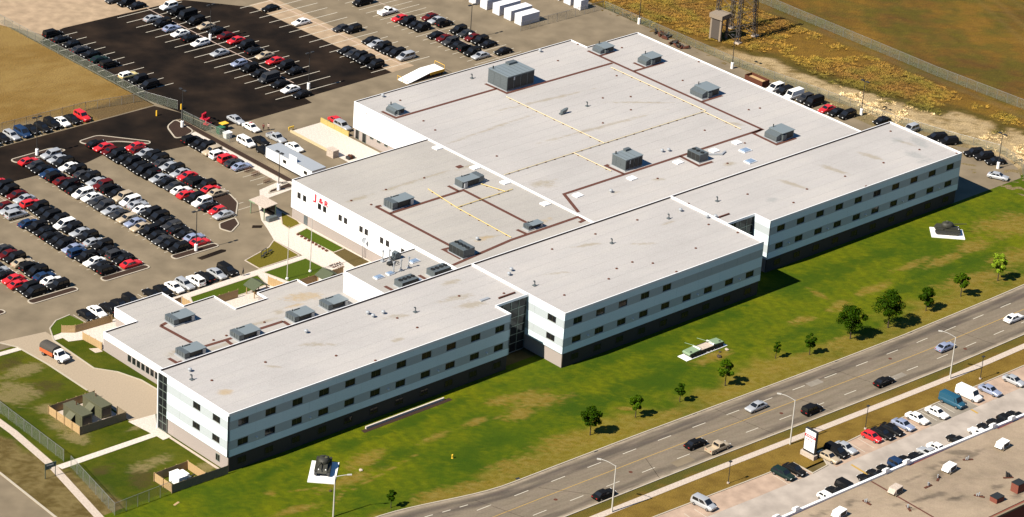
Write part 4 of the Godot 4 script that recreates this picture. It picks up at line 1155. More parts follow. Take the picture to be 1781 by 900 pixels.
func build_roof_plant() -> void:
	for u in [["small sloped unit near the left corner of the main hall roof", 115.9, -93.0, 118.6, -89.9, 8.35, 1.3, "slope"],
		["largest tall grey unit on the main hall roof", 145.6, -92.5, 153.8, -86.2, 8.35, 3.5, "tall"],
		["grey unit at the rear notch of the main hall roof", 178.8, -93.2, 183.0, -90.3, 8.35, 1.35, "slope"],
		["grey sloped unit nearest the top right roof edge", 182.6, -82.2, 187.4, -79.2, 8.35, 1.7, "slope"],
		["grey sloped unit midway along the long brown walkway", 179.3, -62.2, 184.6, -58.1, 8.35, 1.8, "slope"],
		["grey sloped unit at the near end of the long walkway", 175.4, -35.7, 180.8, -31.9, 8.35, 1.9, "slope"],
		["tall ribbed-lid unit in the middle of the main hall roof", 137.0, -44.0, 142.0, -39.9, 8.35, 2.6, "tall"],
		["dark fan condenser beside the white skylights", 153.3, -37.6, 156.0, -33.9, 8.35, 1.9, "fans"],
		["grey unit with hood at its left end on the lettered hall roof", 83.4, -55.8, 89.2, -52.9, 8.35, 1.7, "low"],
		["grey unit with hood at its right end on the lettered hall roof", 102.4, -55.4, 108.4, -52.8, 8.35, 1.6, "low_right"],
		["small low unit near the front edge of the lettered hall roof", 99.8, -31.7, 103.8, -30.0, 8.35, 1.0, "low"],
		["dark six-fan condenser at the corner of the lettered hall roof", 80.2, -32.2, 83.2, -27.9, 8.35, 1.9, "fans"],
		["low grey unit standing alone at the left of the low wing roof", 22.0, -47.6, 27.0, -44.6, 3.72, 1.35, "low"],
		["low grey unit nearest the stair tower on the low wing roof", 15.4, -35.6, 20.4, -32.6, 3.72, 1.3, "low"],
		["second low grey unit from the stair tower on the low wing roof", 28.1, -35.5, 33.2, -32.5, 3.72, 1.3, "low"],
		["third low grey unit from the stair tower on the low wing roof", 41.4, -35.3, 46.4, -32.4, 3.72, 1.3, "low"],
		["low grey unit beside the kitchen block wall", 49.9, -35.5, 54.9, -32.6, 3.72, 1.3, "low"],
		["left condenser with three fans on the kitchen block roof", 61.8, -27.4, 66.0, -25.0, 8.12, 1.4, "fans"],
		["right condenser with three fans on the kitchen block roof", 70.1, -27.4, 74.4, -25.0, 8.12, 1.4, "fans"]]:
		rooftop_unit(u[0], u[1], u[2], u[3], u[4], u[5], u[6], u[7])
	gas_pipe("pale yellow gas pipe network crossing the main hall roof", [[143.4, -84.0, 143.6, -53.0], [175.2, -83.2, 175.1, -53.0, 114.4, -53.0], [174.4, -53.0, 174.2, -41.5], [134.5, -53.0, 134.5, -41.6]], 8.35, M.gas_pale)
	gas_pipe("bright yellow gas pipe on the lettered hall roof", [[96.4, -56.8, 95.2, -46.6, 110.9, -46.7], [95.2, -46.6, 94.7, -29.6], [107.2, -52.4, 108.8, -46.8]], 8.35, M.gas_yellow)


# ---------------------------------------------------------------- cars
var car_meshes := {}
var car_models := {}
const CAR := {
	"s": {"n": "sedan", "l": 4.75, "w": 0.9, "h": 1.42, "belt": 0.94, "c": [-1.85, -1.12, 0.3, 1.05]},
	"h": {"n": "hatchback", "l": 4.1, "w": 0.85, "h": 1.42, "belt": 0.94, "c": [-1.92, -1.5, 0.25, 0.95]},
	"w": {"n": "station wagon", "l": 4.8, "w": 0.9, "h": 1.46, "belt": 0.95, "c": [-2.25, -1.95, 0.3, 1.05]},
	"u": {"n": "SUV", "l": 4.6, "w": 0.93, "h": 1.76, "belt": 1.1, "c": [-2.2, -2.02, 0.35, 0.95]},
	"v": {"n": "minivan", "l": 4.85, "w": 0.95, "h": 1.74, "belt": 1.04, "c": [-2.32, -2.12, 0.55, 1.5]},
	"p": {"n": "pickup truck", "l": 5.2, "w": 0.95, "h": 1.72, "belt": 1.06, "c": [-0.65, -0.55, 0.6, 1.15]},
	"c": {"n": "van", "l": 5.4, "w": 1.0, "h": 2.1, "belt": 1.2, "c": [-2.62, -2.55, 1.25, 1.8]}}
const COLOUR := {"K": "black", "G": "dark grey", "S": "silver", "W": "white", "R": "bright red", "D": "dark red", "B": "dark blue", "N": "dark green", "T": "beige", "L": "light blue", "O": "brown", "A": "teal blue", "Y": "two-tone yellow"}


func car_ring(x: float, b: float, t: float, w: float) -> PackedVector3Array:
	var r := PackedVector3Array()
	var half := [[0.86, 0.0], [0.98, 0.12], [1.0, 0.45], [0.97, 0.8], [0.86, 0.97], [0.45, 1.02]]
	for q in half: r.append(Vector3(x, lerpf(b, t, q[1]), w * q[0]))
	for i in range(half.size() - 1, -1, -1): r.append(Vector3(x, lerpf(b, t, half[i][1]), -w * half[i][0]))
	return r


func glass_panel(b0: Vector3, b1: Vector3, t1: Vector3, t0: Vector3, u0: float, u1: float, v0: float, v1: float, out: Vector3) -> ArrayMesh:
	var m := MB.new()
	var n := (b1 - b0).cross(t0 - b0).normalized()
	if n.dot(out) < 0: n = -n
	var f := func(u: float, v: float) -> Vector3: return b0.lerp(b1, u).lerp(t0.lerp(t1, u), v) + n * 0.014
	m.quad(f.call(u0, v0), f.call(u1, v0), f.call(u1, v1), f.call(u0, v1), n)
	return m.mesh()


func make_car_meshes(kind: String) -> Dictionary:
	var k: Dictionary = CAR[kind]
	var s: float = k.l / 4.7
	var bt: float = k.belt; var w: float = k.w; var H: float = k.h
	var out := {}
	var b := MB.new()
	var nose := 0.6 if kind in ["c", "v"] else 1.0
	var st := []
	if kind == "p":
		st = [[-0.75, 0.3, bt, w], [0.4, 0.3, bt, w], [1.15, 0.3, bt, w]]
	else:
		st = [[-2.35, 0.42, bt * 0.7, w * 0.86], [-2.27, 0.3, bt * 0.9, w * 0.95], [-2.0, 0.24, bt * 1.0, w * 0.985], [-1.2, 0.22, bt * 1.0, w], [0.2, 0.22, bt * 0.98, w], [1.05, 0.22, bt * 0.97, w]]
	st.append_array([[1.6 * lerpf(1.1, 1.0, nose), 0.24, bt * 0.93, w * 0.985], [2.1, 0.26, bt * 0.83, w * 0.95], [2.28, 0.32, bt * 0.74, w * 0.88], [2.35, 0.42, bt * 0.62, w * 0.78]])
	var rings := []
	for q in st: rings.append(car_ring(q[0] * s, q[1], q[2], q[3]))
	b.loft(rings)
	b.smooth(0.72)
	out["body"] = b.mesh()
	# cabin
	var c: Array = k.c
	var wb := w * 0.93; var wr := w * (0.74 if kind in ["s", "h", "w"] else 0.82)
	var yb := bt - 0.03; var yr := H - 0.05
	var base := PackedVector3Array([Vector3(c[0], yb, -wb), Vector3(c[3], yb - 0.02, -wb), Vector3(c[3], yb - 0.02, wb), Vector3(c[0], yb, wb)])
	var top := PackedVector3Array([Vector3(c[1], yr, -wr), Vector3(c[2], yr, -wr), Vector3(c[2], yr, wr), Vector3(c[1], yr, wr)])
	var crown := PackedVector3Array([Vector3(c[1] + 0.12, H, -wr + 0.16), Vector3(c[2] - 0.18, H, -wr + 0.16), Vector3(c[2] - 0.18, H, wr - 0.16), Vector3(c[1] + 0.12, H, wr - 0.16)])
	var cb := MB.new()
	cb.loft([base, top, crown])
	cb.smooth(0.85)
	out["cabin"] = cb.mesh()
	out["windshield"] = glass_panel(base[1], base[2], top[2], top[1], 0.06, 0.94, 0.08, 0.95, Vector3(1, 0.3, 0))
	out["rear_window"] = glass_panel(base[0], base[3], top[3], top[0], 0.1, 0.9, 0.14, 0.92, Vector3(-1, 0.3, 0))
	for z in [0, 1]:
		var i0 := 3 if z == 0 else 0
		var i1 := 2 if z == 0 else 1
		var dir := Vector3(0, 0.2, 1 if z == 0 else -1)
		var split := 0.52 if kind != "p" else 0.06
		if kind == "c": split = 0.84
		out["side_window%d" % (z * 2)] = glass_panel(base[i0], base[i1], top[i1], top[i0], split + 0.03, 0.9, 0.12, 0.9, dir)
		if kind not in ["p", "c"]: out["side_window%d" % (z * 2 + 1)] = glass_panel(base[i0], base[i1], top[i1], top[i0], 0.09, split - 0.02, 0.12, 0.9, dir)
	if kind == "p":
		var bd := MB.new()
		var x0 := -2.35 * s; var x1 := -0.76
		bd.bx(x0, 0.3, -w, x1, 0.72, w)
		bd.bx(x0, 0.7201, -w, x1, bt, -w + 0.08); bd.bx(x0, 0.7201, w - 0.08, x1, bt, w); bd.bx(x0, 0.7202, -w + 0.08, x0 + 0.08, bt - 0.01, w - 0.08)
		out["cargo_bed"] = bd.mesh()
	var wm := MB.new()
	var r := 0.33 if kind in ["u", "p", "c"] else 0.3
	wm.tube(Vector3(0, 0, -0.1), Vector3(0, 0, 0.1), r, r, 12)
	out["wheel"] = wm.mesh()
	var hm := MB.new()
	hm.tube(Vector3(0, 0, -0.103), Vector3(0, 0, 0.103), r * 0.6, r * 0.6, 8)
	out["rim"] = hm.mesh()
	var lm := MB.new()
	lm.bx(-0.05, -0.07, -0.17, 0.05, 0.07, 0.17)
	out["lamp"] = lm.mesh()
	out["wy"] = r
	return out


func car_model(kind: String, colour: String) -> Node3D:
	var key := kind + colour
	if car_models.has(key): return car_models[key]
	if not car_meshes.has(kind): car_meshes[kind] = make_car_meshes(kind)
	var m: Dictionary = car_meshes[kind]
	var k: Dictionary = CAR[kind]
	var s: float = k.l / 4.7
	var t := Node3D.new()
	var paint: Material = M["paint_" + colour]
	part("body", m.body, paint, t)
	part("cabin", m.cabin, paint if colour != "Y" else M.paint_W, t)
	if m.has("cargo_bed"): part("cargo_bed", m.cargo_bed, paint, t)
	for g in ["windshield", "rear_window"]: part(g, m[g], M.car_glass, t)
	for i in 4:
		if m.has("side_window%d" % i): part("side_window", m["side_window%d" % i], M.car_glass, t)
	for x in [-1.42 * s, 1.42 * s]:
		for z in [-1, 1]:
			var wl := part("wheel", m.wheel, M.rubber, t, Vector3(x, m.wy, z * (k.w - 0.085)))
			part("rim", m.rim, M.hub, wl)
	for z in [-1, 1]:
		part("headlight", m.lamp, M.lens, t, Vector3(2.27 * s, k.belt * 0.68, z * k.w * 0.66))
		part("taillight", m.lamp, M.tail, t, Vector3(-2.31 * s, k.belt * 0.74, z * k.w * 0.62))
	car_models[key] = t
	return t


func car(x: float, z: float, heading: float, spec: String, label: String, group: String, y := 0.04) -> Node3D:
	var o: Node3D = car_model(spec[1], spec[0]).duplicate()
	o.name = numbered({"p": "parked_pickup", "c": "parked_van", "v": "parked_minivan"}.get(spec[1], "parked_car") if group != "cars driving on the road" else "moving_car")
	add_child(o)
	o.position = Vector3(x, y, z); o.rotation.y = deg_to_rad(heading)
	tag(o, "%s %s%s" % [COLOUR[spec[0]], CAR[spec[1]].n, label], "pickup" if spec[1] == "p" else ("van" if spec[1] in ["c", "v"] else "car"), group)
	return o


func ordinal(i: int) -> String:
	return "%d%s" % [i, "th" if i % 100 in [11, 12, 13] else {1: "st", 2: "nd", 3: "rd"}.get(i % 10, "th")]


func car_row(specs: String, x: float, z: float, dx: float, dz: float, heading: float, where: String, group: String, flip := 0.3) -> void:
	var i := 0; var n := 0
	for s in specs.split(" ", false):
		if s != "..":
			n += 1
			var h := heading + (180.0 if rng.randf() < flip else 0.0) + rng.randf_range(-1.5, 1.5)
			var off := rng.randf_range(-0.25, 0.25); var side := rng.randf_range(-0.1, 0.1)
			var a := deg_to_rad(heading)
			car(x + dx * i + cos(a) * off + sin(a) * side, z + dz * i - sin(a) * off + cos(a) * side, h, s, ", %s in %s" % [ordinal(n), where], group)
		i += 1


func build_cars() -> void:
	rng.seed = 77
	var g := "cars parked in the staff car park"
	# columns run from the far end towards the street
	car_row("Ks Rs Dh Ku Ks Ku Kw Kv Ku Ss Ks Gs Ws Rs Ku Wu Ks Rh Ss", 64.6, -128.2, 0, 2.46, 180, "the left column of the trailer-side double row", g)
	car_row("Rs Dh Ss Ku Kv Gs Ss Ku Ss Rs Ks Kv Ku Rs Ts", 70.2, -122.2, 0, 2.06, 180, "the right column of the trailer-side double row", g)
	car_row("Rs Gh Ks Bs Ku Ds Kv Ks Wv Ws Gs Gu Ss Gs Tw Ls Ts Ku Ks Gs Ks Ku", 47.2, -128.6, 0, 2.48, 180, "the left column of the lamp-ended double row", g)
	car_row("Su Ss Kv Ws Ku Gs Ku Ss Du Kv Ks Tu Wv Ss Ws Ku Kv Ks Gw Ks Ks Ls Rs", 52.8, -128.6, 0, 2.37, 180, "the right column of the lamp-ended double row", g)
	car_row("Dh Sw Sv .. Bs Ku Ks Ks Ks Kv Ls Bu Ku Ws Ks Ku", 29.9, -113.0, 0, 2.44, 180, "the left column of the middle double row", g)
	car_row("Rs Kv Ku Ds Ss Rw Ku Ks Kv Ku Wv Ku Ss Ku Ss Ku Ks Gu Kw Rs", 35.4, -123.4, 0, 2.48, 180, "the right column of the middle double row", g)
	car_row("Rs Ks Gs Ss Ks Rs Rs Ku Kv", 12.4, -96.0, 0, 2.42, 180, "the left column of the leftmost double row", g)
	car_row("Gs Ds Ku Ts Ku Kv Bs Ws Ku", 18.2, -96.2, 0, 2.46, 180, "the right column of the leftmost double row", g)
	car_row("Ku Ks Ku Tu Wu Ru Gs Ls", 82.6, -118.2, 0, 2.45, 180, "the single row along the white strip", g, 0.5)
	car_row("Ks Ks Sw Bv Ks Kw Ku Ws Ks Ru", 46.9, -142.0, 2.62, 0, 90, "the row along the dirt field", g, 0.9)
	car_row("Ks Ws Ku Ks Ku .. Ks Ks Ws Sw Wu Kw Ss Kv", 15.1, -63.1, 2.62, 0, 90, "the row behind the low wing", g, 0.8)
	g = "cars parked in the rear car park"
	car_row("Kv Ks Kh Gs Ks Ns Kv .. Yw Ku Kv", 93.2, -185.2, 0, 3.72, 180, "the row along the chain-link fence", g, 0.6)
	car_row(".. Ss Kv Ls Ws Ks Ww .. Ss .. Lh Ku Ks Gc Ks Ws Ks", 118.4, -184.2, 0, 3.72, 180, "the left column on the dark asphalt", g, 0.2)
	car_row("Wu Ku Kc Kv Ts Ks Ds Rs Ku Ks Ts Rs Ku Ks", 126.2, -184.6, 0, 3.72, 180, "the right column on the dark asphalt", g, 0.2)
	var n := 0
	for q in [[146.2, -170.4, "Ks"], [146.6, -159.2, "Ws"], [144.2, -139.4, "Ks"], [144.2, -137.0, "Gs"], [144.0, -134.6, "Ku"], [144.0, -132.2, "Kv"], [143.8, -128.6, "Ku"]]:
		n += 1
		car(q[0], q[1], 180, q[2], ", %s from the far end left of the pale strip" % ordinal(n), g)
	n = 0
	for q in [[152.2, -150.9, "Gs"], [153.9, -148.6, "Ku"], [153.0, -141.0, "Ks"], [152.7, -138.6, "Ss"], [152.6, -136.2, "Ku"], [152.6, -133.8, "Ks"], [152.8, -131.4, "Kv"], [153.2, -128.6, "Sv"]]:
		n += 1
		car(q[0], q[1], 180, q[2], ", %s from the far end right of the pale strip" % ordinal(n), g)
	car(167.6, -161.2, 180, "Kc", " at the top edge of the photograph in the far car park", g)
	car(168.7, -153.1, 0, "Wp", " standing alone before the far double row", g)
	car_row("Rs Ku Ks Ku .. Ks Ds Gu Ks Ku Ku Ss", 168.4, -148.0, 0, 2.6, 180, "the left column nearest the containers", g, 0.2)
	car_row("Ds Ss Ku .. Ku Gs Ds Ku Ks .. Ks", 174.9, -144.8, 0, 2.62, 180, "the right column nearest the containers", g, 0.2)
	n = 0
	for q in [[118.2, -195.2, "Gs"], [119.4, -192.0, "Ku"], [120.4, -189.2, "Ks"], [128.5, -195.0, "Ks"]]:
		n += 1
		car(q[0], q[1], 180, q[2], ", %s on the pale paving at the top left" % ordinal(n), g)
	g = "vehicles in the trailer yard"
	for q in [[97.4, -121.6, -90, "Ss", " behind the white police-style car"], [97.6, -116.4, -90, "Ws", " with a light bar stopped near two people"], [91.6, -110.6, -90, "Wv", " beside the fence opposite the jeep row"], [94.7, -109.3, -90, "Ks", " between the white minivan and the silver pickup"], [98.5, -108.7, -90, "Sp", " behind the white car by the trailer"], [98.6, -102.6, -90, "Ws", " parked along the trailer"], [91.8, -104.6, -90, "Kh", " half hidden behind the trailer"], [114.6, -105.5, -90, "Su", " beside the yellow loading wall"], [115.6, -108.6, -90, "Rs", " half hidden beyond the loading wall"]]:
		car(q[0], q[1], q[2], q[3], q[4], g)
	g = "cars behind the right end of the building"
	for q in [[213.0, -66.0, "Wv", " next to the rusty open skip"], [213.2, -63.4, "Kv", " between the two white vans behind the hall"], [213.2, -60.4, "Wc", " with two rear windows behind the hall"], [214.0, -57.6, "Gu", " right of the white van with rear windows"], [214.0, -54.8, "Kc", " left of the red car behind the hall"], [213.8, -50.6, "Rs", " behind the hall, the only red one there"], [214.2, -48.0, "Ks", " right of the red car behind the hall"], [215.0, -45.4, "Kv", " left of the lamp behind the hall"], [219.3, -38.7, "Ks", " just past the rear corner of the right block"], [221.0, -31.5, "Su", " with only its roof showing over the right block"], [222.4, -24.8, "Kv", " behind the right block, nearer its corner"], [222.9, -21.8, "Ku", " behind the right block, at the end of the pair"], [222.6, -14.2, "Ku", " farthest from the lamp in the row of three"], [223.0, -11.6, "Ku", " in the middle of the row of three"], [223.2, -8.4, "Ks", " beside the white lamp base at the right"]]:
		car(q[0], q[1], 180 if q[1] < -30 else 155, q[2], q[3], g)
	car(217.2, -2.8, 25 - 90, "Ss", " parked askew near the lawn corner", g)
	g = "cars on the shopping strip"
	n = 0
	for q in [[79.6, 59.7, "Nw"], [82.4, 59.9, "Ks"], [91.0, 60.4, "Ts"], [93.6, 59.9, "Kv"], [96.1, 60.0, "Ss"], [103.3, 60.1, "Rh"], [105.9, 60.4, "Ks"], [108.5, 60.5, "Ks"], [111.7, 60.5, "Ls"], [115.8, 60.4, "Ws"], [120.6, 61.2, "Ws"], [126.3, 60.1, "Ac"], [131.1, 60.2, "Wc"], [136.0, 61.4, "Ls"], [143.0, 61.6, "Ss"]]:
		n += 1
		car(q[0], q[1], -87, q[2], ", %s from the left in the row along the verge" % ordinal(n), g, 0.046)
	car(60.1, 58.6, -85, "Sv", " alone at the bottom of the photograph, facing the shops", g, 0.046)
	car_row("Wh Ks Kv .. Ks Ks Ks Bu Ku Ks Sp Ws .. Ks .. Ws Ks Ku Kh Ks", 79.6, 70.2, 2.75, 0.055, 90, "the row half hidden by the shop roof edge", g, 0.3)
	g = "cars driving on the road"
	for q in [[48.1, 45.7, 0, "Ks", " in the lane nearest the tall lamp at the bottom"], [74.6, 42.5, 0, "Ks", " passing the beige pickup"], [77.0, 45.9, 0, "Tp", " with a dark load beside the black car"], [94.2, 39.3, 180, "Ss", " in the lane nearest the lawn lamp"], [101.9, 46.4, 0, "Ku", " left of the kerb by the sign"], [121.8, 46.9, 0, "Ks", " farther along the kerb lane"], [143.0, 44.4, 0, "Ls", " beside the right-hand street lamp"], [164.3, 44.3, 0, "Ws", " at the right edge of the photograph"]]:
		car(q[0], q[1], q[2], q[3], q[4], g)
	for k in car_models: car_models[k].free()
	# beacon bar of the patrol car
	var t: Node3D
	for c in get_children():
		if c.has_meta("label") and "light bar" in str(c.get_meta("label")): t = c
	box("light_bar", Vector3(-0.55, 1.43, -0.5), Vector3(-0.3, 1.55, 0.5), M.red_sign, t)


# ---------------------------------------------------------------- street furniture, fences, plants, vehicles on display
func yard_lamp(label: String, x: float, z: float, h: float, turn: float) -> void:
	var t := thing("yard_lamp", label, "lamp post", Vector3(x, 0.03, z), turn, "lamp posts with white bases")
	var b := MB.new()
	b.lathe(Vector3.ZERO, [Vector2(0.36, 0), Vector2(0.36, 1.45), Vector2(0.31, 1.52), Vector2(0, 1.52)], 12)
	part("base", b.mesh(), M.plastic_white, t)
	bar("pole", Vector3(0, 1.5, 0), Vector3(0, h, 0), 0.1, 0.07, M.steel_dark, t)
	box("arm", Vector3(0, h - 0.12, -0.05), Vector3(0.6, h - 0.02, 0.05), M.steel_dark, t)
	for s in [-1, 1]: box("lamp_head", Vector3(s * 0.75 - 0.42, h - 0.02, -0.25), Vector3(s * 0.75 + 0.42, h + 0.18, 0.25), M.steel_dark, t)
	box("arm", Vector3(-0.6, h - 0.12, -0.045), Vector3(0, h - 0.02, 0.045), M.steel_dark, t)


func street_lamp(label: String, x: float, z: float, h: float, arm: Vector3) -> void:
	var t := thing("street_lamp", label, "street lamp", Vector3(x, 0, z), 0, "tall street lamps along the road")
	bar("pole", Vector3.ZERO, Vector3(0, h, 0), 0.16, 0.09, M.pole_pale, t, 10)
	var b := MB.new()
	var pts := []
	for k in 7:
		var q := k / 6.0
		pts.append(Vector3(arm.x * q, h - 0.1 + arm.y * sin(q * PI / 2), arm.z * q))
	b.path(pts, 0.06, 6)
	part("arm", b.mesh(), M.pole_pale, t)
	var hd := MB.new()
	var tf := Transform3D(Basis(Vector3.UP, atan2(-arm.z, arm.x)), pts[-1])
	hd.bx(-0.1, -0.08, -0.14, 0.7, 0.1, 0.14, tf)
	part("lamp_head", hd.mesh(), M.pole_pale, t)


func chain_fence(label: String, pts: Array, h: float, step := 3.0, y := 0.0) -> void:
	var t := thing("chain_link_fence", label, "fence", Vector3.ZERO, 0, "chain-link fences around the site")
	for i in range(0, pts.size() - 2, 2):
		var a := Vector3(pts[i], y, pts[i + 1]); var b := Vector3(pts[i + 2], y, pts[i + 3])
		var l := a.distance_to(b)
		var n := maxi(1, int(round(l / step)))
		for k in n + (1 if i + 4 >= pts.size() else 0):
			bar("post", a.lerp(b, float(k) / n), a.lerp(b, float(k) / n) + Vector3(0, h + 0.05, 0), 0.05, 0.05, M.steel, t, 6)
		bar("top_rail", a + Vector3(0, h, 0), b + Vector3(0, h, 0), 0.035, 0.035, M.steel, t, 5)
		var m := MB.new()
		var o := (b - a).cross(Vector3.UP).normalized()
		var p := [a + Vector3(0, 0.05, 0), b + Vector3(0, 0.05, 0), b + Vector3(0, h, 0), a + Vector3(0, h, 0)]
		var u := [Vector2(0, h * 4), Vector2(l * 4, h * 4), Vector2(l * 4, 0), Vector2(0, 0)]
		if (p[2] - p[0]).cross(p[1] - p[0]).dot(o) < 0: o = -o
		for q in [[0, 1, 2], [0, 2, 3]]:
			for s in q:
				m.v.append(p[s]); m.n.append(o); m.uv.append(u[s])
		part("wire_mesh", m.mesh(), M.chain, t)


func board_fence(label: String, pts: Array, h: float, m: Material, y := 0.03) -> void:
	# close boards between posts; one panel per bay
	var t := thing("board_fence", label, "fence", Vector3.ZERO, 0, "wooden board fences")
	for i in range(0, pts.size() - 2, 2):
		var a := Vector3(pts[i], y, pts[i + 1]); var b := Vector3(pts[i + 2], y, pts[i + 3])
		var l := a.distance_to(b)
		var n := maxi(1, int(round(l / 2.2)))
		var d := (b - a).normalized()
		var bs := Basis(d, Vector3.UP, d.cross(Vector3.UP))
		for k in n:
			var mb := MB.new()
			var bay := l / n
			var c := int(bay / 0.16)
			for j in c:
				var off := 0.014 * ((j * 7 + k * 3) % 3)
				mb.bx(bay * j / c + 0.004, 0.04, -0.012 + off * 0.5, bay * (j + 1) / c - 0.004, h - 0.01 * ((j * 5) % 4), 0.012 + off * 0.5)
			mb.bx(0, 0.3, -0.05, bay, 0.4, -0.0125); mb.bx(0, h - 0.4, -0.05, bay, h - 0.3, -0.0125)
			var o := part("panel", mb.mesh(), m, t)
			o.transform = Transform3D(bs, a + d * (bay * k))
		for k in n + 1:
			var o := part("post", unit_box, m, t)
			o.transform = Transform3D(bs.scaled_local(Vector3(0.11, h + 0.06, 0.11)), a + d * (l * k / n) + Vector3(0, (h + 0.06) * 0.5, 0) - bs.z * 0.1)


func tree(label: String, x: float, z: float, h: float, r: float, leaf: Material, seed_: int, lean := 0.0) -> void:
	rng.seed = seed_
	var t := thing("street_tree", label, "tree", Vector3(x, 0, z), 0, "young trees along the road")
	var tr := MB.new()
	var top := Vector3(lean, h * 0.8, 0)
	var cl := h * (0.3 if r > 1.5 else 0.36)
	tr.tube(Vector3.ZERO, Vector3(lean * 0.3, cl, 0), 0.035 + h * 0.014, 0.02 + h * 0.011, 7)
	tr.tube(Vector3(lean * 0.3, cl, 0), top, 0.02 + h * 0.011, 0.02, 6)
	var lobes := []
	var nl := 6 + int(r * 5)
	for k in nl:
		var a := k * 2.4 + rng.randf()
		var q := (k + 0.5) / nl
		var rad := r * 0.78 * sqrt(maxf(0.0, 1.0 - pow(absf(q * 2.0 - 0.95), 2.2))) * rng.randf_range(0.45, 1.2)
		var c := Vector3(lean * q + cos(a) * rad, lerpf(cl + r * 0.25, h - r * 0.25, q), sin(a) * rad)
		lobes.append([c, r * rng.randf_range(0.22, 0.46)])
		var s := Vector3(lean * 0.3, lerpf(cl, h * 0.65, q * 0.8), 0)
		tr.tube(s, c, 0.012 + h * 0.004, 0.008, 5, false)
	part("trunk", tr.mesh(), M.bark, t)
	var b := MB.new()
	b.use_col = true
	var count := int(600 + 1500 * r)
	var base: Color = {"leaf_dark": Color(0.02, 0.042, 0.004), "leaf_mid": Color(0.036, 0.068, 0.005), "leaf_bright": Color(0.15, 0.22, 0.016)}[leaf.get_meta("k")]
	for i in count:
		var lb: Array = lobes[rng.randi() % nl]
		var d := Vector3(rng.randfn(), rng.randfn(), rng.randfn()).normalized()
		var p: Vector3 = lb[0] + d * lb[1] * pow(rng.randf(), 0.4) * Vector3(1.15, 0.9, 1.15)
		var n := (d + Vector3(0, 0.5, 0) + 0.7 * Vector3(rng.randfn(), rng.randfn(), rng.randfn())).normalized()
		var u := n.cross(Vector3(rng.randfn(), rng.randfn(), rng.randfn())).normalized() * rng.randf_range(0.1, 0.2)
		var w := n.cross(u) * 0.75
		b.col = base * rng.randf_range(0.55, 1.6)
		b.tri(p - u, p + w, p + u); b.tri(p - u, p + u, p - w)
	part("crown", b.mesh(), leaf, t)


func tank(label: String, x: float, z: float, turn: float, turret_turn: float, slab: PackedVector2Array, barrel: float) -> void:
	var sl := MB.new()
	sl.prism(slab, 0.0, 0.16)
	tag(struct("concrete_pad", sl.mesh(), M.plastic_white, "white slab under the " + label), "white slab under the " + label, "slab")
	get_child(get_child_count() - 1).set_meta("kind", "thing")
	var t := thing("display_tank", label, "tank", Vector3(x, 0.16, z), turn)
	# hull: sloped nose and tail, +x is the front
	var hull := MB.new()
	var prof := [Vector2(-2.6, 0.75), Vector2(-2.5, 1.45), Vector2(0.9, 1.62), Vector2(2.2, 1.25), Vector2(2.75, 0.8), Vector2(2.3, 0.4), Vector2(-2.2, 0.4)]
	var r0 := PackedVector3Array(); var r1 := PackedVector3Array()
	for q in prof: r0.append(Vector3(q.x, q.y, -0.85)); r1.append(Vector3(q.x, q.y, 0.85))
	hull.loft([r0, r1])
	part("hull", hull.mesh(), M.olive_dark, t)
	for s in [-1, 1]:
		var tk := MB.new()
		var a := PackedVector3Array(); var b := PackedVector3Array()
		for q in [Vector2(-2.75, 0.72), Vector2(-2.4, 0.98), Vector2(2.3, 0.98), Vector2(2.85, 0.66), Vector2(2.6, 0.36), Vector2(2.0, 0.0), Vector2(-2.1, 0.0), Vector2(-2.6, 0.34)]:
			a.append(Vector3(q.x, q.y, s * 0.87)); b.append(Vector3(q.x, q.y, s * 1.35))
		tk.loft([a, b])
		var o := part("track", tk.mesh(), M.steel_dark, t)
		for k in 6: 
			var w := MB.new()
			w.tube(Vector3(-1.9 + 0.78 * k, 0.34, s * 1.34), Vector3(-1.9 + 0.78 * k, 0.34, s * 1.4), 0.3, 0.3, 10)
			part("road_wheel", w.mesh(), M.olive_dark, o)
		box("fender", Vector3(-2.6, 1.0, s * 0.86), Vector3(2.55, 1.06, s * 1.4), M.olive_dark, t)
		bar("headlight", Vector3(2.2, 1.3, s * 0.62), Vector3(2.32, 1.3, s * 0.62), 0.11, 0.11, M.lens, t)
		box("stowage_box", Vector3(-2.3, 1.06, s * 0.95), Vector3(-1.0, 1.4, s * 1.35), M.olive_dark, t)
	var tu := MB.new()
	tu.smooth()
	var rings := []
	for q in [[1.56, 1.15, 1.0], [1.95, 1.2, 1.02], [2.3, 1.0, 0.85], [2.48, 0.6, 0.5]]:
		var rr := PackedVector3Array()
		for k in 14: rr.append(Vector3(q[1] * cos(TAU * k / 14) - (0.25 if cos(TAU * k / 14) < 0 else 0.0), q[0], q[2] * sin(TAU * k / 14)))
		rings.append(rr)
	tu.loft(rings)
	tu.smooth(0.5)
	var turret := part("turret", tu.mesh(), M.olive_dark, t)
	turret.rotation.y = deg_to_rad(turret_turn)
	bar("barrel", Vector3(0.9, 2.0, 0), Vector3(barrel, 2.1, 0), 0.11, 0.075, M.olive_dark, turret)
	bar("mantlet", Vector3(0.85, 2.0, -0.35), Vector3(0.85, 2.0, 0.35), 0.3, 0.3, M.olive_dark, turret, 10)
	bar("hatch", Vector3(-0.35, 2.45, 0.3), Vector3(-0.35, 2.6, 0.3), 0.34, 0.3, M.olive_dark, turret, 12)
	bar("hatch", Vector3(-0.2, 2.42, -0.42), Vector3(-0.2, 2.53, -0.42), 0.28, 0.26, M.olive, turret, 12)


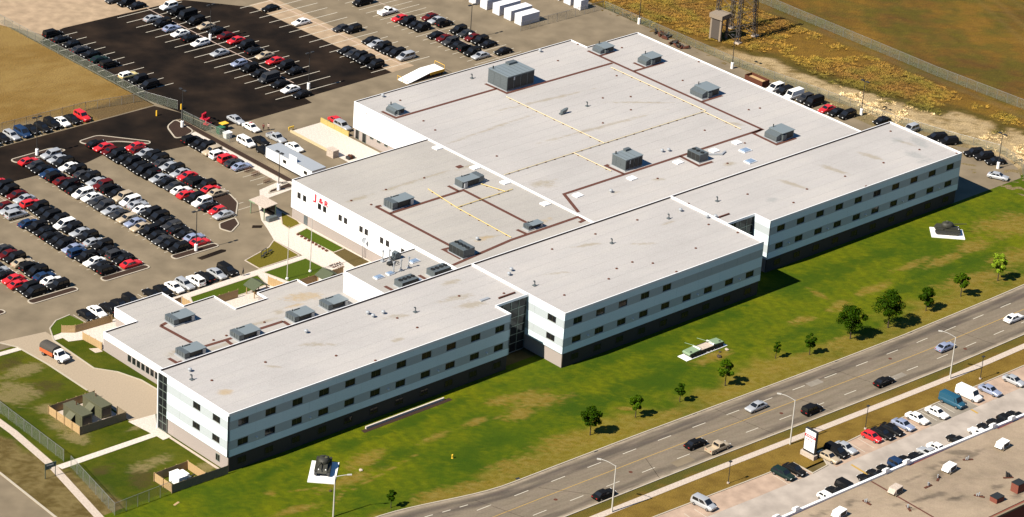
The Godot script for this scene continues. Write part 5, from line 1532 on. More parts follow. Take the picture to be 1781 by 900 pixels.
func figure(label: String, x: float, z: float, turn: float, joints: Dictionary, bones: Array, top: Color, legs: Color) -> void:
	# a body as one skin: capsules joined by a smooth minimum, meshed as surface nets
	var cell := 0.04
	var lo := Vector3(-0.45, -0.02, -0.5); var n := Vector3i(24, 46, 26)
	var f := PackedFloat32Array()
	f.resize(n.x * n.y * n.z)
	for k in n.z:
		for j in n.y:
			for i in n.x:
				var p := lo + Vector3(i, j, k) * cell
				var d := 9.0
				for b in bones:
					var a: Vector3 = joints[b[0]]; var c: Vector3 = joints[b[1]]
					var h := clampf((p - a).dot(c - a) / maxf((c - a).length_squared(), 1e-5), 0, 1)
					var e := p.distance_to(a.lerp(c, h)) - lerpf(b[2], b[3], h)
					var m := clampf(0.5 + 0.5 * (d - e) / 0.04, 0, 1)
					d = lerpf(d, e, m) - 0.04 * m * (1 - m)
				f[(k * n.y + j) * n.x + i] = d
	var at := {}
	var m := MB.new()
	m.use_col = true
	var dx := [1, n.x, n.x * n.y]
	for k in n.z - 1:
		for j in n.y - 1:
			for i in n.x - 1:
				var o := (k * n.y + j) * n.x + i
				var s := Vector3.ZERO; var c := 0
				for e in 12:
					var ax := e / 4; var q := e % 4
					var u := (ax + 1) % 3; var w := (ax + 2) % 3
					var st: int = o + (dx[u] if q & 1 else 0) + (dx[w] if q & 2 else 0)
					var a := f[st]; var b := f[st + dx[ax]]
					if (a < 0) == (b < 0): continue
					var g := Vector3.ZERO
					g[ax] = a / (a - b); g[u] = q & 1; g[w] = (q & 2) / 2
					s += g; c += 1
				if c > 0: at[o] = lo + (Vector3(i, j, k) + s / c) * cell
	for k in range(1, n.z - 1):
		for j in range(1, n.y - 1):
			for i in range(1, n.x - 1):
				var o := (k * n.y + j) * n.x + i
				for ax in 3:
					var a := f[o]; var b := f[o + dx[ax]]
					if (a < 0) == (b < 0): continue
					var u: int = dx[(ax + 1) % 3]; var w: int = dx[(ax + 2) % 3]
					var out := Vector3.ZERO
					out[ax] = 1.0 if a < 0 else -1.0
					if not (at.has(o) and at.has(o - u) and at.has(o - w) and at.has(o - u - w)): continue
					var y: float = at[o].y
					m.col = Color(0.36, 0.22, 0.16) if y > 1.5 or (y < 0.92 and absf(at[o].z) > 0.2 and y > 0.7) else (top if y > 0.92 else (legs if y > 0.09 else Color(0.02, 0.02, 0.02)))
					m.quad(at[o], at[o - u], at[o - u - w], at[o - w], out)
	m.smooth(-0.2)
	var t := thing("person", label, "person", Vector3(x, 0.045, z), turn, "people on foot")
	part("body", m.mesh(), M.person, t)
	var hair := MB.new()
	hair.lathe(joints.head, [Vector2(0.112, -0.02), Vector2(0.115, 0.04), Vector2(0.08, 0.1), Vector2(0, 0.125)], 10)
	part("hair", hair.mesh(), M.black, t)


func build_people() -> void:
	var m := mat("person", Color.WHITE, 0.8, 0, null, 1.0, true)
	m.roughness = 0.85
	for q in [["person in dark clothes walking on the path by the black minivan", 51.0, -60.2, 150, Color(0.03, 0.03, 0.035), Color(0.02, 0.02, 0.025), 0.22], ["person in a dark red top standing by the white car", 99.4, -114.4, 40, Color(0.14, 0.05, 0.04), Color(0.04, 0.03, 0.03), 0.04], ["person in a light top standing nearer the loading apron", 100.5, -114.0, 200, Color(0.42, 0.33, 0.28), Color(0.05, 0.035, 0.03), 0.05]]:
		var s: float = q[6]
		var j := {"head": Vector3(0.03, 1.63, 0), "chin": Vector3(0.05, 1.55, 0), "neck": Vector3(0, 1.46, 0), "chest": Vector3(0, 1.25, 0), "waist": Vector3(0, 1.02, 0), "pelvis": Vector3(0, 0.92, 0), "sl": Vector3(0, 1.4, 0.19), "sr": Vector3(0, 1.4, -0.19), "el": Vector3(-s * 0.8, 1.13, 0.26), "er": Vector3(s * 0.6, 1.13, -0.26), "wl": Vector3(-s * 0.6 + 0.08, 0.9, 0.28), "wr": Vector3(s + 0.1, 0.9, -0.27), "fl": Vector3(-s * 0.5 + 0.1, 0.76, 0.28), "fr": Vector3(s + 0.12, 0.76, -0.27), "hl": Vector3(0, 0.9, 0.09), "hr": Vector3(0, 0.9, -0.09), "kl": Vector3(s * 0.7 + 0.03, 0.5, 0.1), "kr": Vector3(-s * 0.4 + 0.03, 0.5, -0.1), "al": Vector3(s, 0.09, 0.1), "ar": Vector3(-s, 0.1, -0.1), "tl": Vector3(s + 0.17, 0.05, 0.12), "tr": Vector3(-s + 0.17, 0.05, -0.12)}
		figure(q[0], q[1], q[2], q[3], j, [["head", "chin", 0.105, 0.07], ["chin", "neck", 0.06, 0.065], ["neck", "chest", 0.08, 0.15], ["sl", "sr", 0.085, 0.085], ["chest", "waist", 0.155, 0.13], ["waist", "pelvis", 0.135, 0.15], ["sl", "el", 0.065, 0.05], ["er", "sr", 0.05, 0.065], ["el", "wl", 0.048, 0.036], ["er", "wr", 0.048, 0.036], ["wl", "fl", 0.04, 0.03], ["wr", "fr", 0.04, 0.03], ["hl", "kl", 0.1, 0.068], ["hr", "kr", 0.1, 0.068], ["kl", "al", 0.066, 0.045], ["kr", "ar", 0.066, 0.045], ["al", "tl", 0.05, 0.04], ["ar", "tr", 0.05, 0.04]], q[4], q[5])


func build_things() -> void:
	for k in ["leaf_dark", "leaf_mid", "leaf_bright"]: M[k].set_meta("k", k)
	# lamp posts
	for q in [["lamp post on the island at the near end of the staff rows", 50.3, -74.6, 8.8, 0], ["lamp post on the island at the far end of the staff rows", 51.2, -131.3, 8.8, 0], ["lamp post in the round bed beside the site gate", 85.9, -126.0, 8.8, 90], ["lamp post at the corner of the lettered hall", 82.4, -88.0, 8.7, 90], ["lamp post in the middle of the dark asphalt row", 122.4, -163.2, 8.8, 0], ["lamp post with a fallen barrier at the near end of the dark row", 122.8, -127.3, 8.8, 0], ["lamp post in the car row nearest the containers", 174.6, -129.8, 8.6, 0], ["lamp post at the far corner behind the main hall", 216.0, -114.2, 8.3, 90], ["lamp post with white base behind the long roof edge", 214.3, -81.2, 8.2, 90], ["lamp post with white base beside the red car", 219.0, -44.6, 8.3, 90], ["lamp post at the rounded corner of the rear car park", 221.7, -6.4, 8.3, 90]]:
		yard_lamp(q[0], q[1], q[2], q[3], q[4])
	for q in [["street lamp at the bottom beside the small tree, arm to the right", 5.4, 22.6, 8.0, Vector3(1.9, 0.25, 1.1)], ["street lamp beside the footpath at the bottom of the road", 45.6, 50.3, 9.3, Vector3(-1.6, 0.9, -2.2)], ["street lamp left of the roadside sign", 89.5, 52.3, 9.2, Vector3(-1.6, 0.9, -2.2)], ["street lamp beside the light blue car at the right", 134.2, 53.0, 9.0, Vector3(-1.6, 0.9, -2.2)]]:
		street_lamp(q[0], q[1], q[2], q[3], q[4])
	for q in [["short dark lamp post beside the red hatchback", 105.4, 56.7, 4.8], ["short dark lamp post above the silver minivan", 69.7, 55.5, 4.4], ["short dark lamp post at the right edge of the verge", 139.0, 56.6, 4.8]]:
		var t := thing("garden_lamp", q[0], "lamp post", Vector3(q[1], 0, q[2]), 0, "short lamp posts on the verge")
		bar("base", Vector3.ZERO, Vector3(0, 0.25, 0), 0.26, 0.24, M.concrete, t)
		bar("pole", Vector3(0, 0.25, 0), Vector3(0, q[3], 0), 0.07, 0.06, M.steel_dark, t)
		box("lamp_head", Vector3(-0.3, q[3], -0.22), Vector3(0.3, q[3] + 0.16, 0.22), M.steel_dark, t)
	# trees along the road
	for q in [["small sapling at the bottom near the street lamp", 15.4, 26.2, 3.7, 0.75, "leaf_dark", 1], ["first full tree from the left along the road", 61.9, 28.0, 6.0, 1.75, "leaf_dark", 2], ["small open tree right of the first full tree", 73.5, 28.1, 4.7, 1.35, "leaf_mid", 3], ["small round-headed tree, third from the left", 84.6, 28.7, 4.1, 0.95, "leaf_dark", 4], ["medium tree below the pale green vehicle", 96.3, 29.3, 5.6, 1.5, "leaf_mid", 5], ["thin leaning sapling set back from the road", 112.6, 27.2, 3.6, 0.7, "leaf_dark", 6], ["small dark tree just left of the two big trees", 119.2, 30.1, 4.7, 1.15, "leaf_dark", 7], ["left one of the two big dark trees", 131.0, 30.2, 7.3, 2.75, "leaf_dark", 8], ["right and taller one of the two big dark trees", 140.9, 31.4, 8.3, 2.9, "leaf_dark", 9], ["small tree right after the two big trees", 153.1, 30.9, 5.2, 1.7, "leaf_dark", 10], ["second tree right of the two big trees", 164.1, 30.8, 5.4, 1.5, "leaf_mid", 11], ["bright yellow-green tree at the right edge", 176.2, 30.6, 6.2, 1.7, "leaf_bright", 12]]:
		tree(q[0], q[1], q[2], q[3], q[4], M[q[5]], q[6], 0.5 if q[6] == 6 else 0.0)
	rng.seed = 5
	# display vehicles on the lawn
	tank("dark tank facing the street at the left of the lawn", 14.2, 9.2, -135.0, -14.0, P([14.7, 5.5, 9.3, 10.8, 12.7, 14.2, 18.2, 8.9]), 3.4)
	tank("dark tank with a long gun at the right of the lawn", 185.4, 9.3, -45.0, 8.0, P([184.5, 5.2, 181.1, 8.7, 186.1, 13.7, 189.4, 10.2]), 4.0)
	carrier()
	# west enclosures
	board_fence("wooden fence around the two olive generators", [-12.8, -26.2, -12.8, -35.8, -2.7, -35.8], 1.7, M.wood)
	board_fence("weathered wooden fence closing the generator yard towards the street", [-12.8, -26.2, -2.9, -25.9, -2.9, -28.5], 1.7, M.wood_grey)
	sheet("concrete_pad", P([-12.6, -35.6, -2.9, -35.6, -2.9, -26.2, -12.6, -26.3]), 0.04, M.concrete, "concrete floor of the generator yard")
	for k in 2:
		var t := thing("generator", ["olive generator housing nearest the west fence", "olive generator housing nearest the drive"][k], "generator", Vector3(-9.9 + 4.7 * k, 0.05, -31.0 - 0.6 * k), 0, "olive generator housings")
		var b := MB.new()
		b.bx(-1.1, 0, -2.9, 1.1, 2.3, 2.9)
		part("housing", b.mesh(), M.olive, t)
		box("roof", Vector3(-1.18, 2.302, -2.98), Vector3(1.18, 2.4, 2.98), M.olive, t)
		var hd := MB.new()
		hd.loft([PackedVector3Array([Vector3(-1.102, 1.9, -1.0), Vector3(-1.102, 1.9, 0.8), Vector3(-1.102, 1.75, 0.8), Vector3(-1.102, 1.75, -1.0)]), PackedVector3Array([Vector3(-2.2, 0.9, -1.0), Vector3(-2.2, 0.9, 0.8), Vector3(-2.2, 0.72, 0.8), Vector3(-2.2, 0.72, -1.0)])])
		part("intake_hood", hd.mesh(), M.olive, t)
		box("louvre", Vector3(-0.85, 0.5, 2.902), Vector3(0.85, 1.9, 2.95), M.black, t)
		box("access_door", Vector3(-1.13, 0.2, 1.2), Vector3(-1.102, 1.9, 2.4), M.olive, t)
		bar("exhaust_stack", Vector3(0.6, 2.4, -1.2), Vector3(0.6, 3.0, -1.2), 0.09, 0.09, M.rust, t)
	board_fence("wooden fence around the white chiller by the street corner", [-12.0, -0.1, -12.0, -5.2, -4.8, -5.2, -4.8, -0.15], 1.7, M.wood)
	board_fence("long dark wooden fence from the chiller yard to the building corner", [-12.0, -0.1, -0.1, 0.3], 1.75, M.wood_grey)
	var ch := thing("chiller", "white chiller with grey front inside the corner fence", "chiller", Vector3(-8.7, 0.02, -2.3))
	box("cabinet", Vector3(-1.2, 0, -1.5), Vector3(0.6, 1.75, 1.3), M.plastic_white, ch)
	box("lid", Vector3(-1.25, 1.752, -1.55), Vector3(0.65, 1.82, 1.35), M.plastic_white, ch)
	for k in 5: box("fin", Vector3(0.62 + 0.22 * k, 0.3, -1.4), Vector3(0.74 + 0.22 * k, 1.5, 0.6), M.plastic_white, ch)
	box("control_box", Vector3(0.65, 0.2, 0.7), Vector3(1.5, 1.3, 1.4), M.galv, ch)
	bar("duct", Vector3(1.5, 1.15, 1.0), Vector3(2.6, 1.15, 0.8), 0.12, 0.12, M.galv_dark, ch)
	# low wing yards
	board_fence("tan fence of the yard at the left of the low wing", [9.7, -59.2, 17.6, -58.8, 18.0, -58.7], 1.6, M.wood)
	board_fence("tan fence end facing the drive beside the low wing", [7.6, -60.7, 9.7, -59.2], 1.6, M.wood)
	board_fence("tan fence between the low wing corner and its yard gate", [9.2, -56.2, 9.6, -50.6], 1.6, M.wood)
	board_fence("orange fence closing the first courtyard notch", [28.9, -57.0, 33.2, -57.0], 1.8, M.wood)
	board_fence("pale fence running from the orange corner to the wing", [33.3, -57.0, 33.4, -50.7], 1.8, M.wood)
	board_fence("tan fence behind the white patio", [35.2, -53.4, 44.2, -53.2], 1.8, M.wood)
	board_fence("tan fence beside the left picnic hut", [52.6, -54.4, 53.3, -50.2], 1.8, M.wood)
	board_fence("tan fence below the taller flagpole", [56.8, -49.6, 61.4, -49.5], 1.8, M.wood)
	board_fence("brown fence beside the right picnic hut", [62.8, -49.2, 67.6, -49.1], 1.8, M.wood)
	for q in [["green-roofed picnic hut left of the flagpoles", 48.0, -52.2, 0], ["green-roofed picnic hut under the taller flagpole", 62.3, -47.6, 0]]:
		var t := thing("picnic_hut", q[0], "hut", Vector3(q[1], 0.06, q[2]), q[3], "green-roofed huts")
		for sx in [-1, 1]:
			for sz in [-1, 1]: box("post", Vector3(sx * 1.5 - 0.07, 0, sz * 1.2 - 0.07), Vector3(sx * 1.5 + 0.07, 2.05, sz * 1.2 + 0.07), M.wood, t)
		var rf := MB.new()
		rf.loft([PackedVector3Array([Vector3(-2.0, 2.0, -1.7), Vector3(0, 3.0, -1.7), Vector3(0, 2.88, -1.7), Vector3(-2.0, 1.88, -1.7)]), PackedVector3Array([Vector3(-2.0, 2.0, 1.7), Vector3(0, 3.0, 1.7), Vector3(0, 2.88, 1.7), Vector3(-2.0, 1.88, 1.7)])])
		rf.loft([PackedVector3Array([Vector3(0, 3.001, -1.7), Vector3(2.0, 2.0, -1.7), Vector3(2.0, 1.88, -1.7), Vector3(0, 2.881, -1.7)]), PackedVector3Array([Vector3(0, 3.001, 1.7), Vector3(2.0, 2.0, 1.7), Vector3(2.0, 1.88, 1.7), Vector3(0, 2.881, 1.7)])])
		part("roof", rf.mesh(), M.hut_roof, t)
		box("table", Vector3(-0.9, 0.7, -0.4), Vector3(0.9, 0.76, 0.4), M.wood, t)
		box("table_leg", Vector3(-0.1, 0, -0.3), Vector3(0.1, 0.7, 0.3), M.wood, t)
	# flagpoles, dish, shelter, benches
	for q in [["shorter flagpole on the courtyard lawn", 57.2, -54.0, 11.5], ["taller flagpole rising past the red letters", 63.1, -54.0, 17.4]]:
		var t := thing("flagpole", q[0], "flagpole", Vector3(q[1], 0.08, q[2]), 0, "flagpoles on the courtyard lawn")
		bar("pole", Vector3.ZERO, Vector3(0, q[3], 0), 0.1, 0.04, M.pole_pale, t)
		bar("base", Vector3.ZERO, Vector3(0, 0.3, 0), 0.35, 0.25, M.plastic_white, t, 10)
		bar("finial", Vector3(0, q[3], 0), Vector3(0, q[3] + 0.2, 0), 0.08, 0.02, M.steel, t)
	var ds := thing("satellite_dish", "grey dish on a thin mast beside the white hall wall", "satellite dish", Vector3(75.5, 0.05, -52.5))
	bar("mast", Vector3.ZERO, Vector3(0, 4.2, 0), 0.06, 0.05, M.steel, ds)
	var dm := MB.new()
	dm.lathe(Vector3.ZERO, [Vector2(0.0, 0.0), Vector2(0.3, 0.04), Vector2(0.6, 0.16), Vector2(0.62, 0.2), Vector2(0.58, 0.2), Vector2(0.3, 0.09), Vector2(0, 0.05)], 14)
	part("dish", dm.mesh(), M.galv_light, ds, Vector3(0, 4.2, 0.4)).rotation = Vector3(deg_to_rad(55), deg_to_rad(-30), 0)
	var sh := thing("bus_shelter", "green-framed shelter with a pale roof beside the plaza", "shelter", Vector3(72.0, 0.06, -80.0), 0)
	for q in [[-1.5, -2.4], [1.5, -2.4], [-1.5, 2.0], [1.5, 2.0]]: box("post", Vector3(q[0] - 0.08, 0, q[1] - 0.08), Vector3(q[0] + 0.08, 2.9, q[1] + 0.08), M.pale_green, sh)
	var shr := MB.new()
	shr.loft([PackedVector3Array([Vector3(-1.7, 2.85, -2.8), Vector3(1.7, 3.05, -2.8), Vector3(1.7, 3.2, -2.8), Vector3(-1.7, 3.0, -2.8)]), PackedVector3Array([Vector3(-1.7, 2.85, 2.4), Vector3(1.7, 3.05, 2.4), Vector3(1.7, 3.2, 2.4), Vector3(-1.7, 3.0, 2.4)])])
	part("roof", shr.mesh(), M.concrete, sh)
	box("fascia", Vector3(-1.75, 2.7, -2.85), Vector3(-1.702, 2.95, -0.9), M.pale_green, sh)
	box("back_wall", Vector3(1.5, 0.2, -2.3), Vector3(1.56, 2.7, 1.9), M.glass, sh)
	box("bench", Vector3(0.9, 0.4, -2.0), Vector3(1.4, 0.5, 1.6), M.wood_grey, sh)
	box("counter", Vector3(-1.3, 0, 2.2), Vector3(1.0, 0.9, 3.4), M.galv, sh)
	var be := thing("bench_frames", "dark benches and frame on the dry lawn", "bench", Vector3(60.4, 0.09, -64.6), 20)
	for k in 3: box("bench", Vector3(-1.6 + 1.4 * k, 0.4, -0.3 - 0.3 * (k % 2)), Vector3(-0.5 + 1.4 * k, 0.48, 0.1 - 0.3 * (k % 2)), M.steel_dark, be)
	for k in 4:
		box("leg", Vector3(-1.6 + 0.95 * k, 0, -0.3), Vector3(-1.52 + 0.95 * k, [1.5, 0.9, 1.6, 0.9][k], -0.2), M.steel_dark, be)
	box("rail", Vector3(-1.6, 1.5, -0.32), Vector3(0.38, 1.58, -0.18), M.steel_dark, be)
	for k in 9:
		var pl := thing("stepping_stone", "one of the dark stone blocks edging the narrow lawn of the lettered hall", "stone", Vector3(72.0 - 0.02 * k, 0.06, -68.6 + 1.15 * k), 10 * k, "dark blocks along the narrow lawn")
		var sb := MB.new()
		sb.loft([ring_xz(0.32, 0.26, 0.0), ring_xz(0.3, 0.24, 0.22), ring_xz(0.2, 0.15, 0.28)])
		part("block", sb.mesh(), M.rust, pl)
	for k in 14:
		var sp := thing("shrub", "small dry shrub in the paved corner beside the planting bed", "shrub", Vector3(68.0 + 0.6 * (k % 5), 0.06, -53.6 + 0.9 * (k / 5)), 25 * k, "small dry shrubs at the paved corner")
		var sb := MB.new()
		rng.seed = 40 + k
		for i in 22:
			var d := Vector3(rng.randfn(), absf(rng.randfn()) + 0.3, rng.randfn()).normalized() * 0.32
			sb.tri(Vector3(0, 0.02, 0), d + Vector3(0.06, 0, 0.04), d - Vector3(0.06, 0.05, 0))
		part("crown", sb.mesh(), M.rust, sp)
	# truck with an orange body
	truck()
	# trailer office and yard clutter
	var tr := thing("office_trailer", "long white office trailer with a sign on its roof", "trailer", Vector3(92.0, 0.04, -94.2))
	box("chassis", Vector3(-1.7, 0.2, -7.6), Vector3(1.7, 0.6, 7.6), M.steel_dark, tr)
	box("wall", Vector3(-1.9, 0.602, -7.8), Vector3(1.9, 2.95, 7.8), M.white_wall, tr)
	box("roof", Vector3(-1.95, 2.952, -7.85), Vector3(1.95, 3.05, 1.4), M.galv_light, tr)
	box("roof", Vector3(-1.95, 2.953, 1.42), Vector3(1.95, 3.1, 7.85), M.galv_light, tr)
	var tf := Face.new(Vector3(90.1 - 92.0, 0, -7.8), Vector3(-1, 0, 0))
	for q in [[6.0, 7.0], [13.0, 14.0]]: window(tf, q[0], q[1], 1.6, 2.3, -0.04, M.frame_bronze, tr, 1)
	box("door", Vector3(-1.95, 0.7, 1.8), Vector3(-1.902, 2.7, 2.8), M.white_wall, tr)
	box("sign_panel", Vector3(-1.85, 3.06, 0.0), Vector3(-1.75, 4.2, 2.6), M.sign_white, tr)
	for q in [["green rubbish bin beside the trailer yard fence", 90.8, -118.6, M.green_bin, 1.4], ["black bin with a yellow lid near the parked silver car", 92.6, -119.8, M.black, 1.5], ["white propane rack beside the trailer yard fence", 90.6, -115.9, M.plastic_white, 1.2]]:
		var t := thing("yard_bin", q[0], "bin", Vector3(q[1], 0.04, q[2]), 0)
		var b := MB.new()
		b.loft([ring_xz(0.75, 0.55, 0.0), ring_xz(0.85, 0.65, q[4])])
		part("bin", b.mesh(), q[3], t)
		box("lid", Vector3(-0.9, q[4] + 0.002, -0.7), Vector3(0.9, q[4] + 0.12, 0.7), M.yellow if "yellow" in q[0] else q[3], t)
	for q in [["red cylinder cart nearer the gate", 92.4, -126.6], ["red cylinder cart nearer the bins", 91.2, -123.8]]:
		var t := thing("cylinder_cart", q[0], "cart", Vector3(q[1], 0.04, q[2]), 20, "red carts by the fence")
		box("bed", Vector3(-0.9, 0.3, -0.6), Vector3(0.9, 0.5, 0.6), M.red_sign, t)
		for k in 3: bar("cylinder", Vector3(-0.6 + 0.6 * k, 0.5, 0), Vector3(-0.6 + 0.6 * k, 1.6, 0), 0.24, 0.2, M.red_sign, t)
	for q in [["row of bicycles at the end of the jeep row, far bike", 84.4, -99.2], ["row of bicycles at the end of the jeep row, middle bike", 84.4, -96.8], ["row of bicycles at the end of the jeep row, near bike", 84.2, -92.4]]:
		var t := thing("bicycle_rack", q[0], "bicycle rack", Vector3(q[1] - 1.2, 0.04, q[2]), 5, "dark bicycle racks")
		for k in 6: 
			var b := MB.new()
			b.path([Vector3(0, 0, 0), Vector3(0, 0.75, 0), Vector3(0, 0.75, 0.6), Vector3(0, 0, 0.6)], 0.035, 5)
			part("hoop", b.mesh(), M.rust, t, Vector3(-0.9 + 0.36 * k, 0, -0.3))
		box("rail", Vector3(-0.95, 0.02, -0.35), Vector3(0.95, 0.08, -0.28), M.rust, t)
	# loading apron walls
	var lw := thing("loading_wall", "yellow wall along the far side of the loading apron", "wall", Vector3(113.0, 0.05, -106.2))
	for k in 4: box("wall_panel", Vector3(-0.15, 0, -4.8 + 2.42 * k), Vector3(0.15, 1.1, -4.8 + 2.42 * (k + 1) - 0.03), M.yellow_wall, lw)
	var lk := thing("loading_kerb", "low pale wall along the near side of the loading apron", "wall", Vector3(104.0, 0.05, -101))
	box("wall_panel", Vector3(-0.2, 0, -9.6), Vector3(0.2, 0.45, 5.2), M.cream_wall, lk)
	var gg := thing("guard_rail", "lime green guard at the corner of the loading apron", "guard rail", Vector3(104.3, 0.05, -111.0))
	box("rail", Vector3(-0.3, 0.5, -0.4), Vector3(1.2, 0.85, -0.2), M.hydrant_yellow, gg)
	for k in 2: box("post", Vector3(-0.2 + 1.1 * k, 0, -0.38), Vector3(-0.05 + 1.1 * k, 0.5, -0.24), M.hydrant_yellow, gg)
	var db := thing("dock_shelter", "beige concrete box beside the loading apron", "shed", Vector3(103.2, 0.05, -95.2))
	box("wall", Vector3(-0.8, 0, -1.1), Vector3(0.8, 1.6, 1.1), M.concrete, db)
	box("lid", Vector3(-0.85, 1.602, -1.15), Vector3(0.85, 1.72, 1.15), M.concrete, db)
	var dj := thing("scrap_bin", "dark scrap bin at the hall end of the loading apron", "bin", Vector3(105.6, 0.07, -92.0))
	for k in 3: box("scrap", Vector3(-0.9 + 0.6 * k, 0, -0.6), Vector3(-0.4 + 0.6 * k, 0.6 + 0.2 * (k % 2), 0.5), [M.steel_dark, M.rust, M.galv_dark][k], dj)
	# fabric ramp beyond the main hall
	var rp := thing("loading_ramp", "white sloped loading ramp with yellow rails beyond the main hall", "ramp", Vector3(149.0, 0.04, -118.4))
	var rm := MB.new()
	rm.loft([PackedVector3Array([Vector3(-5.6, 0.02, -1.8), Vector3(-5.6, 0.12, -1.8), Vector3(-5.6, 0.12, 1.8), Vector3(-5.6, 0.02, 1.8)]), PackedVector3Array([Vector3(1.2, 1.25, -1.8), Vector3(1.2, 1.4, -1.8), Vector3(1.2, 1.4, 1.8), Vector3(1.2, 1.25, 1.8)]), PackedVector3Array([Vector3(5.6, 1.25, -1.8), Vector3(5.6, 1.4, -1.8), Vector3(5.6, 1.4, 1.8), Vector3(5.6, 1.25, 1.8)])])
	part("deck", rm.mesh(), M.plastic_white, rp)
	for k in 4: box("leg", Vector3(1.0 + 1.4 * k, 0, 1.2), Vector3(1.2 + 1.4 * k, 1.24, 1.5), M.rust, rp)
	for k in 3: box("leg", Vector3(1.0 + 1.4 * k, 0, -1.5), Vector3(1.2 + 1.4 * k, 1.24, -1.2), M.rust, rp)
	box("side_plate", Vector3(1.25, 0.75, 1.802), Vector3(5.6, 1.38, 1.86), M.yellow, rp)
	for k in 3: bar("rail_post", Vector3(-5.7, 0, -1.7 + 1.7 * k), Vector3(-5.7, 1.1, -1.7 + 1.7 * k), 0.05, 0.05, M.yellow, rp)
	bar("rail", Vector3(-5.7, 1.1, -1.7), Vector3(-5.7, 1.1, 1.7), 0.05, 0.05, M.yellow, rp)
	bar("rail", Vector3(5.7, 2.2, -1.7), Vector3(5.7, 2.2, 1.7), 0.05, 0.05, M.yellow, rp)
	for k in 2: bar("rail_post", Vector3(5.7, 1.2, -1.7 + 3.4 * k), Vector3(5.7, 2.2, -1.7 + 3.4 * k), 0.05, 0.05, M.yellow, rp)
	# containers
	var ci := 0
	for q in [[190.6, -142.7, 8.0], [190.6, -138.2, 7.0], [190.6, -134.1, 7.0], [190.5, -130.2, 6.0], [210.2, -133.6, 6.0], [210.0, -129.8, 2.6], [190.6, -146.8, 8.0], [190.6, -151.0, 8.0], [210.2, -137.6, 6.0]]:
		ci += 1
		var t := thing("storage_container", "white storage container, %s" % ["fourth from the near end of the left row", "third from the near end of the left row", "second from the near end of the left row", "nearest of the left row", "second from the near end of the right row", "small nearest one of the right row", "fifth from the near end of the left row", "sixth from the near end of the left row", "third from the near end of the right row"][ci - 1], "container", Vector3(q[0], 0.04, q[1]), 0, "white storage containers")
		var b := MB.new()
		var w: float = q[2]
		for k in int(w / 0.3):
			b.bx(0.3 * k + 0.03, 0.15, 1.2, 0.3 * k + 0.18, 2.5, 1.23); b.bx(0.3 * k + 0.03, 0.15, -1.23, 0.3 * k + 0.18, 2.5, -1.2)
		part("ribs", b.mesh(), M.container, t)
		box("body", Vector3(0, 0.05, -1.198), Vector3(w, 2.55, 1.198), M.container, t)
		box("roof", Vector3(-0.04, 2.552, -1.25), Vector3(w + 0.04, 2.62, 1.25), M.container, t)
		for k in 2: box("door", Vector3(-0.05, 0.15, -1.15 + 1.17 * k), Vector3(-0.002, 2.48, -0.02 + 1.17 * k), M.container, t)
		for k in 2: box("lock_bar", Vector3(-0.09, 0.2, -0.5 + 1.0 * k), Vector3(-0.052, 2.4, -0.45 + 1.0 * k), M.galv, t)
	chain_fence("chain-link fence with a gate in front of the containers", [188.3, -126.8, 203.0, -126.4, 215.6, -126.3], 2.2)
	chain_fence("long chain-link fence between the dirt field and the rear car park", [87.8, -200.0, 88.3, -142.0, 91.0, -134.4], 2.2)
	chain_fence("chain-link fence along the near edge of the dirt field", [40.0, -146.4, 74.0, -145.4, 88.2, -142.4], 2.0)
	chain_fence("chain-link fence between the round bed and the trailer yard", [88.6, -129.8, 89.4, -113.6], 2.2)
	chain_fence("chain-link fence across the brown meadow", [252.4, -170.0, 252.4, -50.0, 254.0, -24.0, 256.5, 20.0], 2.4)
	chain_fence("chain-link fence behind the rear car park along the straw", [216.2, -126.3, 216.6, -80.0, 222.0, -37.0, 225.2, -24.0, 229.0, -12.0, 227.2, -4.2, 222.4, 0.4], 1.9)
	chain_fence("chain-link fence along the west footpath", [-18.6, -52.0, -19.6, -41.0, -20.6, -20.2], 2.4, 2.6)
	chain_fence("chain-link fence from the west path to the street corner", [-20.9, -17.6, -24.4, 0.1, -12.1, -0.2], 2.4, 2.6)
	for q in [[85.1, -134.2], [91.8, -134.1]]:
		var t := thing("bollard", "yellow bollard %s the site gate" % ["left of", "right of"][0 if q[0] < 88 else 1], "bollard", Vector3(q[0], 0.03, q[1]), 0, "yellow gate bollards")
		bar("post", Vector3.ZERO, Vector3(0, 1.2, 0), 0.2, 0.2, M.yellow, t, 10)
		bar("cap", Vector3(0, 1.2, 0), Vector3(0, 1.28, 0), 0.2, 0.1, M.yellow, t, 10)
	# behind the hall
	var sk := thing("open_skip", "rusty open skip at the edge of the rear car park", "skip", Vector3(212.4, 0.04, -71.4))
	box("floor", Vector3(-1.2, 0.1, -2.8), Vector3(1.2, 0.25, 2.8), M.rust, sk)
	for s in [-1, 1]:
		box("side", Vector3(s * 1.2 - 0.05, 0.252, -2.8), Vector3(s * 1.2 + 0.05, 1.6, 2.8), M.rust, sk)
		box("end", Vector3(-1.148, 0.252, s * 2.75 - 0.05), Vector3(1.148, 1.6, s * 2.75 + 0.05), M.rust, sk)
	box("load", Vector3(-1.1, 0.26, -2.6), Vector3(1.1, 1.0, 2.6), M.wood, sk)
